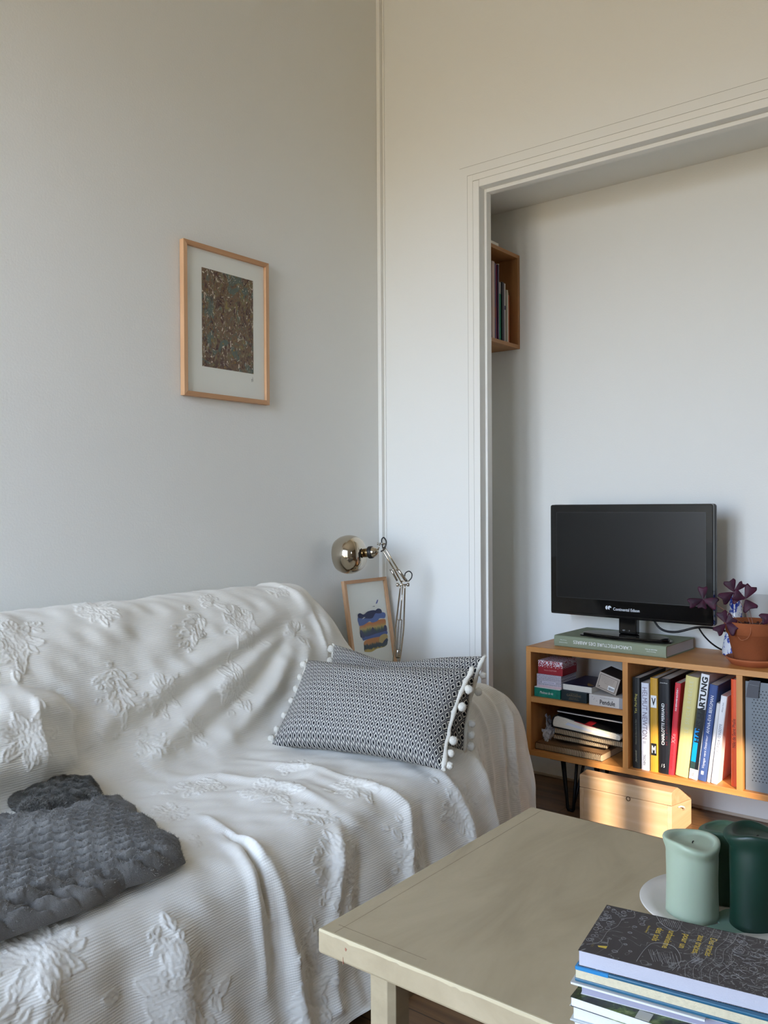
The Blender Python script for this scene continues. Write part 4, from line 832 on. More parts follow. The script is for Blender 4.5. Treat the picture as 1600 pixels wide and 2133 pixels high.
clover((-.0120, -.045, .2230), (.006, -.02, .132), [(1.15, .040, .020, .1), (2.75, .032, .020, .3), (-1.1, .033, .026, .45)], 1, .08)
clover((-.1330, -.10, .2200), (-.02, -.03, .132), [(1.6, .034, .017, .1), (3.5, .040, .018, .3), (-.35, .038, .022, .4), (-1.7, .026, .016, .5)], 1, .1)
clover((-.0630, -.085, .1420), (-.03, -.03, .132), [(1.95, .034, .018, .1), (.75, .026, .020, .3), (3.95, .036, .018, .4), (-.60, .034, .024, .5)], 1, .12)
clover((.0900, -.075, .180), (.02, -.02, .132), [(1.5, .036, .02, .1), (3.5, .038, .019, .3), (-.6, .03, .02, .4)], 1, .1)
MB().tube(spl([(.012, -.085, .150), (.018, -.092, .125), (.008, -.094, .100), (-.012, -.092, .092), (-.022, -.090, .100)], 20), .0008, 5).build('dry_runner', mat('dry_runner', rgb(170, 110, 80), .8), pt)
m, t = newmat('blue_white_porcelain', .15, .6); t.l.new(t.ramp(t.noise(t.coord(), 28, 3, .6, 1.5), ((.50, rgb(212, 216, 224)), (.535, rgb(60, 84, 170)), (.62, rgb(30, 48, 140)), (.68, rgb(206, 210, 222)))), t.bsdf.inputs['Base Color'])
vz = thing('vase', 'slender blue and white porcelain vase behind the terracotta pot', 'vase', (1.3330, .352, BZ1))
MB().lathe([(.0, .0), (.040, .0), (.0455, .004), (.046, .014), (.043, .04), (.034, .085), (.024, .125), (.0205, .16), (.0205, .205), (.024, .222), (.022, .2225), (.018, .205), (.017, .15), (.0, .14)], seg=48, cap=False).build('body', m, vz)
MB().lathe([(.0215, .213), (.0245, .2165), (.0250, .223), (.0225, .2245), (.0200, .214)], seg=40, cap=False).build('rim', mat('white_porcelain', rgb(226, 228, 232), .15), vz)
cd = MB().box((0, 0, 0), (.150, .0015, .215)).build('blank_card', mat('pale_card2', rgb(204, 204, 200), .7), None); cd.location = (1.345, .4235, BZ1 + .0003); cd.rotation_euler = (math.radians(-5.5), 0, 0); tag(cd, 'plain pale card leaning on the alcove wall behind the plant', 'card')
# ---------------------------------------------------------------- wall-hung box shelf at the left end of the alcove
WX0, WX1, WY0, WY1, WZ0, WZ1 = AX0, .412, .098, .447, 1.824, 2.226
wb = thing('wall_shelf', 'wooden box shelf of books hung on the left side of the alcove', 'shelf', (WX0, WY0, WZ0)); wi = Matrix.Translation((-WX0, -WY0, -WZ0))
DK = wood('walnut_box_y', rgb(140, 96, 54), rgb(172, 122, 74), rgb(188, 138, 88), 'Y'); DKZ = wood('walnut_box_z', rgb(140, 96, 54), rgb(172, 122, 74), rgb(188, 138, 88), 'Z')
part(MB().box((WX0, WY0, WZ1 - .016), (WX1, WY1, WZ1)), 'top_board', DK, wb, wi, .0008); part(MB().box((WX0, WY0, WZ0), (WX1, WY1, WZ0 + .016)), 'bottom_board', DK, wb, wi, .0008)
part(MB().box((WX0, WY0, WZ0 + .016), (WX1, WY0 + .016, WZ1 - .016)), 'side_panel', DKZ, wb, wi, .0008); part(MB().box((WX0, WY1 - .016, WZ0 + .016), (WX1, WY1, WZ1 - .016)), 'side_panel', DKZ, wb, wi, .0008)
part(MB().box((WX0, WY0 + .016, WZ0 + .016), (WX0 + .006, WY1 - .016, WZ1 - .016)), 'back_panel', DKZ, wb, wi)
y = .1285
SPEC = [('rosy', .021, .318, (184, 160, 146), 'rosy beige hardback'), ('navy', .0145, .314, (30, 42, 82), 'navy hardback'), ('crimson', .0100, .314, (158, 50, 72), 'thin crimson book'), ('plum', .0100, .312, (62, 40, 74), 'thin plum-coloured book'), ('ivory', .0050, .318, (206, 200, 186), 'very thin ivory booklet'),
 ('green', .0180, .245, (40, 128, 96), 'green paperback with a grey top'), ('black', .0155, .247, (34, 32, 42), 'black paperback'), ('lilac', .0090, .245, (112, 96, 116), 'thin lilac paperback'), ('pale', .0125, .247, (198, 196, 184), 'pale paperback with a dark mark'), ('putty', .0105, .221, (178, 172, 156), 'putty-coloured paperback'), ('olive', .0080, .213, (150, 150, 128), 'thin olive booklet'), ('orange', .0100, .205, (206, 84, 46), 'short orange paperback')]
y = .3760 - sum(s[1] + .0004 for s in SPEC)
for i, (_, tk, hh, c, nm) in enumerate(SPEC):
    d3 = .175; z_ = WZ0 + .016; r = thing('book', nm + (' in the wall-hung shelf, ' + ('nearest the alcove back wall' if i == len(SPEC) - 1 else 'left of the ' + SPEC[i + 1][4].split(' with')[0] if i < len(SPEC) - 1 else '')), 'book', (WX1 - .005 - (i % 3) * .003, y, z_), group='books in the wall-hung box shelf')
    if i < len(SPEC) - 7: d3 = .21
    MB().box((-d3, 0, 0), (0, tk, hh)).build('cover', cmat(c), r, .0012); MB().box((-d3 + .004, .0012, hh), (-.003, tk - .0012, hh + .0006)).build('pages', M_PAGE, r)
    if _ == 'green': MB().box((-.001, .0005, hh * .80), (.0004, tk - .0005, hh - .001)).build('spine_band', cmat((150, 152, 146)), r)
    if _ == 'pale': MB().box((-.001, .0005, hh * .55), (.0004, tk - .0005, hh * .62)).build('spine_band', cmat((36, 40, 74)), r)
    if _ == 'navy': MB().box((-.001, .0005, hh * .28), (.0004, tk - .0005, hh * .42)).build('spine_band', cmat((96, 40, 34)), r)
    y += tk + .0004
r = thing('book', 'pale paperback lying flat on top of the wall-hung box shelf', 'book', (.270, .100, WZ1)); MB().box((0, 0, .001), (.14, .175, .011)).build('pages', M_PAGE, r); MB().box((-.001, -.001, .011), (.141, .176, .012)).build('cover', cmat((206, 200, 190)), r); MB().box((-.001, -.001, 0), (.141, .176, .001)).build('cover', cmat((206, 200, 190)), r)
# ---------------------------------------------------------------- framed print on the left wall
M_GLASS2 = mat('print_glass', rgb(120, 126, 128), .05, spec=.4)
def glazing(name='picture_glass'):
    if name in MATS: return MATS[name]
    m, t = newmat(name); tr = t.n.new('ShaderNodeBsdfTransparent'); tr.inputs[0].default_value = (.99, .995, .99, 1); g = t.n.new('ShaderNodeBsdfGlossy'); g.inputs['Roughness'].default_value = .03
    lw = t.n.new('ShaderNodeLayerWeight'); mx = t.n.new('ShaderNodeMixShader'); t.l.new(t.math('ADD', .015, t.math('MULTIPLY', .5, t.math('POWER', lw.outputs['Facing'], 4.))), mx.inputs[0]); t.l.new(tr.outputs[0], mx.inputs[1]); t.l.new(g.outputs[0], mx.inputs[2]); t.l.new(mx.outputs[0], t.n['Material Output'].inputs[0]); return m
M_MOUNT = mat('white_mount', rgb(246, 245, 239), .8)
def picture(name, label, w, h, M, fw, fd, mh, mv):
    """local: x right, z up, -y towards the room"""
    r = thing(name, label, 'picture', M=M); r.matrix_world = M
    for x0, x1 in ((0, fw), (w - fw, w)):
        MB().prism([(x0, 0), (x1, 0), (x1, h) if x1 == w else (x1, h - fw), (x0, h - fw) if x0 else (x0, h)], -fd, 0, 'Y').build('frame_rail', mv, r, .001) if 0 else MB().prism([(0, 0), (fw, fw), (fw, h - fw), (0, h)] if x0 == 0 else [(w, 0), (w, h), (w - fw, h - fw), (w - fw, fw)], -fd, 0, 'Y').build('frame_rail', mv, r, .0008)
    MB().prism([(0, 0), (w, 0), (w - fw, fw), (fw, fw)], -fd, 0, 'Y').build('frame_rail', mh, r, .0008); MB().prism([(0, h), (fw, h - fw), (w - fw, h - fw), (w, h)], -fd, 0, 'Y').build('frame_rail', mh, r, .0008)
    MB().box((fw * .8, -fd * .42, fw * .8), (w - fw * .8, -fd * .25, h - fw * .8)).build('mount', M_MOUNT, r)
    MB().box((fw * .9, -fd * .62, fw * .9), (w - fw * .9, -fd * .55, h - fw * .9)).build('glass', glazing(), r)
    return r
MF_V = wood('frame_wood_v', rgb(196, 152, 112), rgb(212, 170, 130), rgb(222, 184, 146), 'Z'); MF_H = wood('frame_wood_h', rgb(180, 134, 94), rgb(198, 152, 112), rgb(206, 164, 124), 'X')
PW_, PH_ = .380, .506
Mpic = frame((.0035, -1.0485, 1.5135), (0, 1, 0), (-1, 0, 0), (0, 0, 1))
pic = picture('picture_frame', 'pine framed abstract painting in mottled maroon and olive, hanging on the left wall', PW_, PH_, Mpic, .0155, .020, MF_H, MF_V)
m, t = newmat('mottled_paint', .6); ob = t.coord('Object', (1, 1, .62), (0, .5, 0)); nA = t.noise(ob, 42, 5, .72, 1.8); nB = t.noise(t.coord('Object', (1, 1, .7), (0, -.3, 0)), 16, 3, .6, 1.5); nC = t.noise(t.coord('Object', (1, 1, .6), (0, .8, 0)), 52, 4, .7, 2.5)
base = t.ramp(nA, ((.36, rgb(52, 30, 32)), (.43, rgb(98, 60, 52)), (.48, rgb(118, 104, 80)), (.53, rgb(128, 84, 62)), (.58, rgb(104, 110, 90)), (.64, rgb(146, 126, 76))))
base = t.mix(t.ramp(nB, ((.54, (0, 0, 0, 1)), (.60, (.8, .8, .8, 1)))), base, rgb(88, 110, 106)); base = t.mix(t.ramp(nB, ((.38, (.7, .7, .7, 1)), (.43, (0, 0, 0, 1)))), base, rgb(72, 42, 48))
base = t.mix(t.ramp(nC, ((.600, (0, 0, 0, 1)), (.625, (1, 1, 1, 1)))), base, rgb(226, 214, 196)); base = t.mix(t.ramp(nC, ((.36, (1, 1, 1, 1)), (.385, (0, 0, 0, 1)))), base, rgb(156, 122, 50))
t.l.new(base, t.bsdf.inputs['Base Color'])
MB().box((.0830, -.0094, .1045), (.312, -.0086, .4320)).build('painting', m, pic)
lettering('signature', 'nl', mat('pencil_grey', rgb(120, 118, 114), .8), pic, frame((.306, -.0090, .084), (.9, 0, .43), (-.43, 0, .9), (0, -1, 0)), .012, .014, shear=.4)
# ---------------------------------------------------------------- small side table behind the sofa arm (holds the lamp and the small print)
stb = thing('side_table', 'small pale side table in the corner behind the sofa arm', 'side table', (.05, -.275, 0)); si = Matrix.Translation((-.05, .275, 0))
part(MB().box((.03, -.270, .475), (.395, -.030, .495)), 'top', mat('pale_birch', rgb(206, 190, 160), .5), stb, si, .002)
for x in (.05, .375):
    for y in (-.255, -.045): part(MB().box((x - .014, y - .014, 0), (x + .014, y + .014, .475)), 'leg', mat('pale_birch', rgb(206, 190, 160), .5), stb, si, .001)
# small framed print leaning in the corner
lean = math.radians(9); bx, bz = .0900, .4955; h2 = .3640
Ms = frame((bx, -.3010 + .0, bz), (0, 1, 0), (-math.cos(lean), 0, -math.sin(lean)), (-math.sin(lean), 0, math.cos(lean)))
sp_ = picture('picture_frame', 'small oak framed print of blue and orange layered hills, leaning in the corner', .268, h2, Ms, .0135, .016, MF_H, MF_V)
def pc(hexa): return mat('paint_%02x%02x%02x' % hexa, rgb(*hexa), .7)
def blob(pts, m, lvl, name='painted_band'):
    q = catmull(np.array(pts + [pts[0]], float), 90)[:-1]; MB().prism([tuple(p) for p in q], -.0074 - .0002 * lvl, -.0070 - .0002 * lvl, 'Y').build(name, m, sp_)
def bandmat(name, z0, z1, stops):
    m, t = newmat(name, .7); s = t.sep(t.coord('Object')); nz = t.noise(t.coord('Object', (1, 1, .12)), 170, 3, .6)
    k = t.math('ADD', t.math('DIVIDE', t.math('SUBTRACT', s[2], z0), z1 - z0), t.math('MULTIPLY', t.math('SUBTRACT', nz, .5), .55)); t.l.new(t.ramp(k, stops), t.bsdf.inputs['Base Color']); return m
OG = ((.0, rgb(52, 62, 98)), (.28, rgb(56, 78, 84)), (.42, rgb(120, 128, 84)), (.58, rgb(204, 172, 98)), (.72, rgb(206, 150, 82)), (.9, rgb(206, 130, 66)))
def bp(x, z): return (x * .268, z * h2)
blob([bp(.30, .215), bp(.45, .20), bp(.60, .22), bp(.78, .225), bp(.86, .26), bp(.84, .335), bp(.60, .35), bp(.34, .33), bp(.30, .26)], bandmat('lower_hills', .210 * h2, .345 * h2, ((0, rgb(196, 170, 90)), (.12, rgb(196, 170, 90)), (.2, rgb(52, 66, 76)), (.5, rgb(64, 78, 80)), (.62, rgb(196, 134, 72)), (1, rgb(206, 138, 74)))), 1)
blob([bp(.30, .335), bp(.5, .345), bp(.85, .35), bp(.86, .40), bp(.60, .40), bp(.30, .40)], pc((76, 96, 160)), 2)
blob([bp(.66, .29), bp(.74, .27), bp(.86, .30), bp(.88, .345), bp(.82, .365), bp(.72, .355), bp(.68, .33)], pc((190, 164, 104)), 3)
blob([bp(.72, .255), bp(.86, .275), bp(.87, .31), bp(.82, .305), bp(.77, .285)], pc((44, 52, 80)), 4)
blob([bp(.26, .40), bp(.40, .372), bp(.60, .385), bp(.86, .40), bp(.87, .455), bp(.87, .525), bp(.70, .53), bp(.55, .52), bp(.35, .525), bp(.26, .49)], bandmat('upper_hills', .385 * h2, .515 * h2, OG), 4)
blob([bp(.255, .375), bp(.33, .365), bp(.34, .40), bp(.28, .455), bp(.25, .43)], pc((48, 56, 96)), 5); blob([bp(.50, .385), bp(.58, .385), bp(.59, .43), bp(.55, .462), bp(.51, .43)], pc((52, 62, 92)), 5); blob([bp(.80, .40), bp(.88, .395), bp(.88, .45), bp(.83, .455)], pc((52, 58, 100)), 5)
blob([bp(.25, .50), bp(.33, .50), bp(.42, .515), bp(.50, .532), bp(.56, .512), bp(.68, .52), bp(.74, .545), bp(.87, .54), bp(.87, .60), bp(.60, .615), bp(.26, .60)], pc((88, 112, 178)), 6)
blob([bp(.25, .585), bp(.40, .57), bp(.56, .560), bp(.64, .60), bp(.70, .625), bp(.62, .645), bp(.48, .640), bp(.38, .615), bp(.30, .635), bp(.25, .62)], pc((44, 48, 92)), 7); blob([bp(.65, .612), bp(.74, .60), bp(.81, .605), bp(.80, .64), bp(.73, .655), bp(.66, .635)], pc((44, 48, 92)), 7)
blob([bp(.33, .565), bp(.37, .572), bp(.41, .583), bp(.37, .583)], pc((214, 214, 214)), 8); blob([bp(.70, .712), bp(.73, .715), bp(.765, .75), bp(.74, .748)], pc((84, 92, 160)), 2, 'painted_stroke'); blob([bp(.60, .685), bp(.66, .683), bp(.66, .690)], pc((60, 70, 90)), 2, 'painted_stroke')
# ---------------------------------------------------------------- chrome balanced-arm lamp
lp = thing('desk_lamp', 'polished chrome balanced-arm lamp with a domed shade, in the corner behind the sofa arm', 'lamp', (.2170, -.2000, .495)); li = Matrix.Translation((-.2170, .2000, -.495))
def lpart(mb, name, m, bevel=0.): o = mb.build(name, m, lp, bevel); o.matrix_parent_inverse = li; return o
Rv = Vector((math.cos(yaw), math.sin(yaw), 0)); Zv = Vector((0, 0, 1)); Fv = Vector((-math.sin(yaw), math.cos(yaw), 0))
Bs = Vector((.2310, -.2000, .497)); J1 = Vector((.2650, -.205, .8480)); J2 = Vector((.2380, -.290, .9860)); HD = Vector((.1700, -.342, .9700))
lpart(MB().lathe([(.0, 0), (.055, 0), (.057, .006), (.050, .014), (.014, .020), (.011, .045), (.0, .045)], tuple(Bs - Vector((0, 0, .002))), seg=40, cap=False), 'base', M_STEEL)
o_ = Fv * .0
def along(a, b, k): return a + (b - a) * k
S1 = Bs + Zv * .040
for off, nm in ((-.0135, 'lower_rod'), (.0135, 'lower_rod')):
    c = Rv * off; mid = along(S1, J1, .45) + Rv * off * 1.15
    lpart(MB().tube([tuple(p) for p in catmull(np.array([tuple(S1 + c * .9 - Rv * .004), tuple(along(S1, J1, .15) + c * 1.0 - Rv * .002), tuple(mid), tuple(along(S1, J1, .62) + c * 1.0), tuple(J1 + c * .62)]), 24)], .0030, 8), nm, M_CHROME)
lpart(MB().tube([tuple(along(S1, J1, .55) + Fv * .012), tuple(J1 + Fv * .008)], .0026, 8), 'rear_rod', M_CHROME)
for off in (-.0055, .0055):
    a = along(S1, J1, .18) + Rv * off; b = along(S1, J1, .56) + Rv * off; sp2 = []
    n = 260
    for k in range(n): q = k / (n - 1); sp2.append(tuple(a + (b - a) * q + (Rv * math.cos(q * 2 * PI * 42) + Fv * math.sin(q * 2 * PI * 42)) * .0028))
    lpart(MB().tube(sp2, .0009, 5), 'spring', M_STEEL)
lpart(MB().tube([tuple(along(S1, J1, .565) - Rv * .015), tuple(along(S1, J1, .565) + Rv * .006)], .0018, 8), 'spring_pin', M_CHROME)
lpart(MB().lathe([(.008, 0), (.010, .006), (.010, .030), (.007, .034)], tuple(along(S1, J1, .085)), tuple((J1 - S1).normalized()), 20), 'switch_barrel', M_STEEL)
jt = MB(); jt.tube([tuple(J1 - Rv * .024), tuple(J1 + Rv * .024)], .0030, 10)
for s_ in (-1, 1): jt.lathe([(.0065, 0), (.0075, .002), (.0075, .008), (.0055, .010)], tuple(J1 + Rv * (.0155 * s_)), tuple(Rv * s_), 12)
lpart(jt, 'elbow_knobs', M_STEEL)
K = J1 + Vector((0, 0, .0)); Ua = (J2 - J1)
lpart(MB().tube([tuple(J1 - Fv * .002), tuple(J2 - Rv * .003)], .0030, 8), 'upper_rod', M_CHROME); lpart(MB().tube([tuple(J1 + Rv * .010 + Zv * .012), tuple(J2 + Rv * .007 + Zv * .004)], .0030, 8), 'upper_rod', M_CHROME)
lpart(MB().tube([tuple(along(J1, J2, .08) + Rv * .020 + Zv * .004), tuple(along(J1, J2, .42) + Rv * .014)], .0052, 10), 'spring_sleeve', M_STEEL); lpart(MB().tube([tuple(along(J1, J2, .12) - Rv * .013), tuple(along(J1, J2, .42) - Rv * .013)], .0042, 10), 'spring_sleeve', M_STEEL)
lpart(MB().tube([tuple(along(J1, J2, .42) - Rv * .020), tuple(along(J1, J2, .42) + Rv * .020)], .0022, 8), 'spring_pin', M_CHROME); lpart(MB().tube([tuple(along(J1, J2, .10) + Rv * .002), tuple(along(J1, J2, .10) + Rv * .032)], .0024, 8), 'spring_pin', M_CHROME)
br_ = MB(); br_.tube([tuple(J2 + Rv * .004), tuple(J2 - Rv * .001 + Zv * .022)], .0028, 8); br_.tube([tuple(J2 - Rv * .014 + Zv * .024), tuple(J2 + Rv * .010 + Zv * .021)], .0025, 8); br_.tube([tuple(J2 - Rv * .010 + Zv * .024), tuple(J2 - Rv * .020 - Zv * .002)], .0026, 8); br_.lathe([(.004, 0), (.005, .003), (.004, .006)], tuple(J2 - Rv * .018 + Zv * .022), tuple(-Rv), 10)
lpart(br_, 'head_bracket', M_STEEL)
ax = (-Rv * .90 + Fv * .36 - Zv * .10).normalized(); N0 = J2 - Rv * .0180 - Zv * .0080
lpart(MB().lathe([(.0, 0), (.011, .002), (.016, .010), (.020, .022), (.0205, .026)], tuple(N0), tuple(ax), 28, cap=False), 'collar', M_CHROME)
lpart(MB().lathe([(.0, .024), (.0225, .024), (.0235, .028), (.0235, .037), (.0225, .040), (.0, .040)], tuple(N0), tuple(ax), 32, cap=False), 'insulating_ring', M_RUBBER)
lpart(MB().lathe([(.0, .040), (.0165, .040), (.0170, .043), (.0170, .062), (.0, .062)], tuple(N0), tuple(ax), 28, cap=False), 'socket', mat('antique_brass', rgb(150, 128, 92), .25, 1.))
dome = [(.0160, .058), (.030, .060), (.046, .066), (.060, .078), (.0690, .094), (.0735, .112), (.0740, .128), (.0710, .146), (.0660, .158), (.0600, .168), (.0585, .168), (.0640, .156), (.0700, .128), (.0695, .112), (.0650, .096), (.056, .082), (.044, .071), (.028, .0645)]
sh = lpart(MB().lathe([tuple(p) for p in catmull(np.array(dome), 70)], tuple(N0), tuple(ax), 72, cap=False), 'shade', M_CHROME)
lpart(MB().sphere(tuple(N0 + ax * .105), (.028, .028, .028), 20, 14), 'bulb', mat('frosted_glass_bulb', rgb(230, 230, 226), .3))
lpart(MB().tube(spl([tuple(J2 - Rv * .010 - Zv * .008), tuple(J2 + Rv * .004 + Zv * .002), tuple(J2 + Rv * .011 + Zv * .028), tuple(J2 + Rv * .002 + Zv * .045), tuple(J2 - Rv * .006 + Zv * .036), tuple(J2 - Rv * .004 + Zv * .016), tuple(J2 + Zv * .002)], 40), .0026, 8), 'cord', M_RUBBER)
E1 = along(J1, J2, .10) + Rv * .018; lpart(MB().tube(spl([tuple(E1 - Rv * .004 + Zv * .012), tuple(E1 - Rv * .001 + Zv * .030), tuple(E1 + Rv * .013 + Zv * .038), tuple(E1 + Rv * .024 + Zv * .028), tuple(E1 + Rv * .022 + Zv * .012), tuple(E1 + Rv * .012 + Zv * .001)], 40), .0022, 8), 'cord', M_RUBBER)
# ---------------------------------------------------------------- coffee table
m, t = newmat('worn_cream_paint', .42, .45); ob = t.coord('Object'); n1 = t.noise(t.coord('Object', (1, .35, 1)), 7, 5, .62, .8); n2 = t.noise(t.coord('Object', (1, .12, 1)), 60, 4, .7); n3 = t.noise(ob, 30, 6, .8)
base = t.ramp(n1, ((.32, rgb(162, 145, 115)), (.5, rgb(174, 157, 126)), (.68, rgb(184, 167, 136)))); base = t.mix(t.math('MULTIPLY', n2, .22), base, rgb(150, 140, 116))
base = t.mix(t.ramp(n3, ((.70, (0, 0, 0, 1)), (.76, (.5, .5, .5, 1)))), base, rgb(206, 196, 168))
t.l.new(base, t.bsdf.inputs['Base Color']); t.bump(t.math('ADD', t.math('MULTIPLY', n2, .6), n3), .12, .003); M_TABLE = m
TX0, TX1, TY0, TY1, TT = 1.281, 2.14, -1.783, -1.055, .45
ct = thing('coffee_table', 'worn cream-painted wooden coffee table in front of the sofa', 'coffee table', (TX0, TY0, 0)); ti = Matrix.Translation((-TX0, -TY0, 0))
part(MB().box((TX0, TY0, TT - .041), (TX1, TY1, TT)), 'tabletop', M_TABLE, ct, ti, .0045)
r5 = random.Random(3)
ed = MB(); P_ = []; x = TX0 + .003
while x < TX1 - .01: P_.append((x, TT - .0030 - r5.random() ** 2 * .0035)); x += r5.uniform(.006, .022)
n0 = 0
for x, z_ in P_: ed.v += [(x, TY0 - .0003, z_), (x, TY0 - .0003, TT - .0012), (x, TY0 + .0012, TT + .0003), (x, TY0 + .0030 + r5.random() * .0020, TT + .0003)]
for i in range(len(P_) - 1):
    for k in range(3): ed.face([i * 4 + k, (i + 1) * 4 + k, (i + 1) * 4 + k + 1, i * 4 + k + 1])
part(ed, 'worn_highlight_edge', mat('bare_edge_highlight', rgb(198, 184, 150), .6), ct, ti, 0, 'paler chipped paint and painted-in highlight along the front edge')  # uneven pale strip, chipped paint with the edge highlight put into its colour
part(MB().box((TX0 + .0320, TY0 + .006, TT + .0001), (TX0 + .0324, TY1 - .01, TT + .00022)).box((TX0 + .02, TY0 + .030, TT + .0001), (TX0 + .20, TY0 + .0306, TT + .00022)), 'joint_crack', mat('crack_line', rgb(104, 92, 70), .8), ct, ti)
part(MB().prism([(TX0 + .055, -.0005), (TX0 + .0565, -.0005), (TX0 + .0560, .009), (TX0 + .0555, .011)], TY0 - .0005, TY0 + .001, 'Y', Matrix.Translation((0, 0, TT - .041))).prism([(TX0 + .060, .024), (TX0 + .062, .022), (TX0 + .064, .026), (TX0 + .0605, .028)], TY0 - .0005, TY0 + .001, 'Y', Matrix.Translation((0, 0, TT - .041))), 'chip_mark', mat('chip_brown', rgb(150, 96, 74), .8), ct, ti)
for x, y in ((TX0 + .098, TY0 + .018), (TX1 - .14, TY0 + .018), (TX0 + .098, TY1 - .062), (TX1 - .14, TY1 - .062)):
    l = MB().prism([(x, y), (x + .034, y), (x + .044, y + .010), (x + .044, y + .044), (x, y + .044)], 0, TT - .041, 'Z'); part(l, 'leg', M_TABLE, ct, ti, .001)
ap = MB(); ap.box((TX0 + .110, TY0 + .062, TT - .11), (TX0 + .126, TY1 - .062, TT - .041)); part(ap, 'apron', M_TABLE, ct, ti); ap = MB(); ap.box((TX1 - .126, TY0 + .062, TT - .11), (TX1 - .110, TY1 - .062, TT - .041)); part(ap, 'apron', M_TABLE, ct, ti)
# ---------------------------------------------------------------- candles on a plate
m = mat('cream_glaze', rgb(206, 200, 190), .22, spec=.5, var=.05, vscale=10)
pl_ = thing('plate', 'cream ceramic plate under the pillar candles', 'plate', (1.7900, -1.330, TT)); MB().lathe([(.0, .002), (.060, .002), (.064, .0), (.070, .002), (.108, .0125), (.1275, .0170), (.1290, .0185), (.1275, .0200), (.106, .0160), (.074, .0075), (.0, .0065)], seg=80, cap=False).build('dish', m, pl_)
tag(pl_.children[0], 'cream dish')
def wax(name, c, rough=.42):
    m, t = newmat(name, rough, .5); t.bsdf.inputs['Base Color'].default_value = c; t.bsdf.inputs['Subsurface Weight'].default_value = .35; t.bsdf.inputs['Subsurface Radius'].default_value = (.012, .016, .012); t.bsdf.inputs['Subsurface Scale'].default_value = .6
    t.bump(t.noise(t.coord(), 35, 3), .10, .004); return m
W1, W2_, W3 = wax('pale_green_wax', rgb(160, 174, 152)), wax('dark_green_wax', rgb(14, 48, 36)), wax('mid_green_wax', rgb(66, 94, 74))
def candle(label, x, y, r_, h, m, seed, rimf, flare, low):
    rt = thing('pillar_candle', label, 'candle', (x, y, TT + .0082), group=None)
    nA, P = 96, []
    th = np.linspace(0, 2 * PI, nA, endpoint=False); rr_ = np.random.RandomState(seed); ph = rr_.rand(5) * 6.28
    rim = h * (1 + sum(rimf * a_ * np.sin(k * th + ph[k]) for k, a_ in ((1, .6), (2, 1.), (3, .55), (4, .3)))); fl = flare * (1 + .5 * np.sin(th * 2 + ph[0]) + .35 * np.sin(th * 3 + ph[1]))
    rows = []
    for k in np.linspace(0, .78, 12): rows.append((r_ * (1 + .012 * math.sin(7 * k + seed)) * np.ones(nA) * (1.02 if k < .02 else 1), k * h * np.ones(nA)))
    for k, o_ in ((.82, .02), (.86, .15), (.90, .55), (.94, .9), (.97, 1.), (.99, .85)): rows.append((r_ + fl * o_, rim * k))
    rows.append((r_ + fl * .45, rim * 1.0)); rows.append((r_ - .004 + fl * .1, rim * 1.004)); rows.append((r_ * .86 + 0 * fl, rim * .985)); fz = h * low + .0020 * np.sin(2 * th + ph[2]); rows.append((r_ * .80 * np.ones(nA), .6 * fz + .4 * rim * .97)); rows.append((r_ * .72 * np.ones(nA), fz)); rows.append((r_ * .40 * np.ones(nA), fz - .001)); rows.append((.0001 * np.ones(nA), np.full(nA, h * low - .002)))
    G_ = np.array([np.stack([a * np.cos(th), a * np.sin(th), z], -1) for a, z in rows]); G_ = np.concatenate([np.zeros((1, nA, 3)), G_], 0); G_ = np.concatenate([G_, G_[:, :1]], 1)
    grid_mesh('wax', G_, m, rt)
    MB().tube([(0, 0, h * low - .006), (.001, .001, h * low + .001), (.003, .0, h * low + .002)], .0010, 6).build('wick', mat('burnt_wick', rgb(26, 22, 20), .9), rt); return rt
candle('pale green pillar candle at the front left of the plate', 1.7590, -1.3700, .0420, .1270, W1, 14, .014, .0060, .955)
candle('dark green pillar candle at the right of the plate', 1.8560, -1.3460, .0410, .1550, W2_, 9, .022, .006, .945)
candle('mid green pillar candle at the back of the plate', 1.7830, -1.2740, .0370, .1220, W3, 6, .018, .005, .95)
sp3 = MB(); q = np.linspace(0, 2 * PI, 60, endpoint=False); rad = .050 + .012 * np.sin(3 * q + 1) + .006 * np.sin(7 * q); sp3.prism([(a * math.cos(b) * 1.15, a * math.sin(b)) for a, b in zip(rad, q)], .0070, .0092, 'Z'); o = sp3.build('wax_pool', wax('pool_wax', rgb(120, 146, 128)), pl_, .0015); o.location = (.052, -.042, .0004)
# ---------------------------------------------------------------- pile of books at the table front
def flat(label, lx, ly, z, w, d, h, ang, cover, pages, soft=True, ct=.0006, pin=.0012, name='book', group='books piled on the coffee table'):
    """spine on the +y side, fore-edge towards the camera; origin = near-left corner"""
    M = Matrix.Translation((lx, ly, z)) @ Matrix.Rotation(math.radians(ang), 4, 'Z'); r = thing(name, label, 'book', M=M, group=group); r.matrix_world = M
    MB().box((pin, pin, ct), (w - pin, d - .001, h - ct)).build('pages', pages, r); MB().box((0, 0, h - ct), (w, d, h)).build('front_cover', cover, r, ct * .3); MB().box((0, 0, 0), (w, d, ct)).build('back_cover', cover, r, ct * .3); MB().box((0, d - .001, 0), (w, d, h)).build('spine', cover, r); return r
PB = TT; G_ = 'books piled on the coffee table'
CW = cmat((196, 196, 194), .35)
flat('white book at the very bottom of the pile on the coffee table', 1.742, -1.782, PB, .245, .175, .0150, 8, CW, M_PAGE_W)
b5 = flat('thick white glossy book, second from the bottom of the pile', 1.737, -1.783, PB + .0152, .250, .175, .0210, 9, mat('white_gloss_cover', rgb(190, 195, 192), .25), M_PAGE_W, ct=.0022, pin=.004)
m, t = newmat('garden_photo_cover', .28); nA = t.noise(t.coord('Object', (1, 1, 1)), 26, 5, .7, 1.); nB = t.noise(t.coord(), 9, 2)
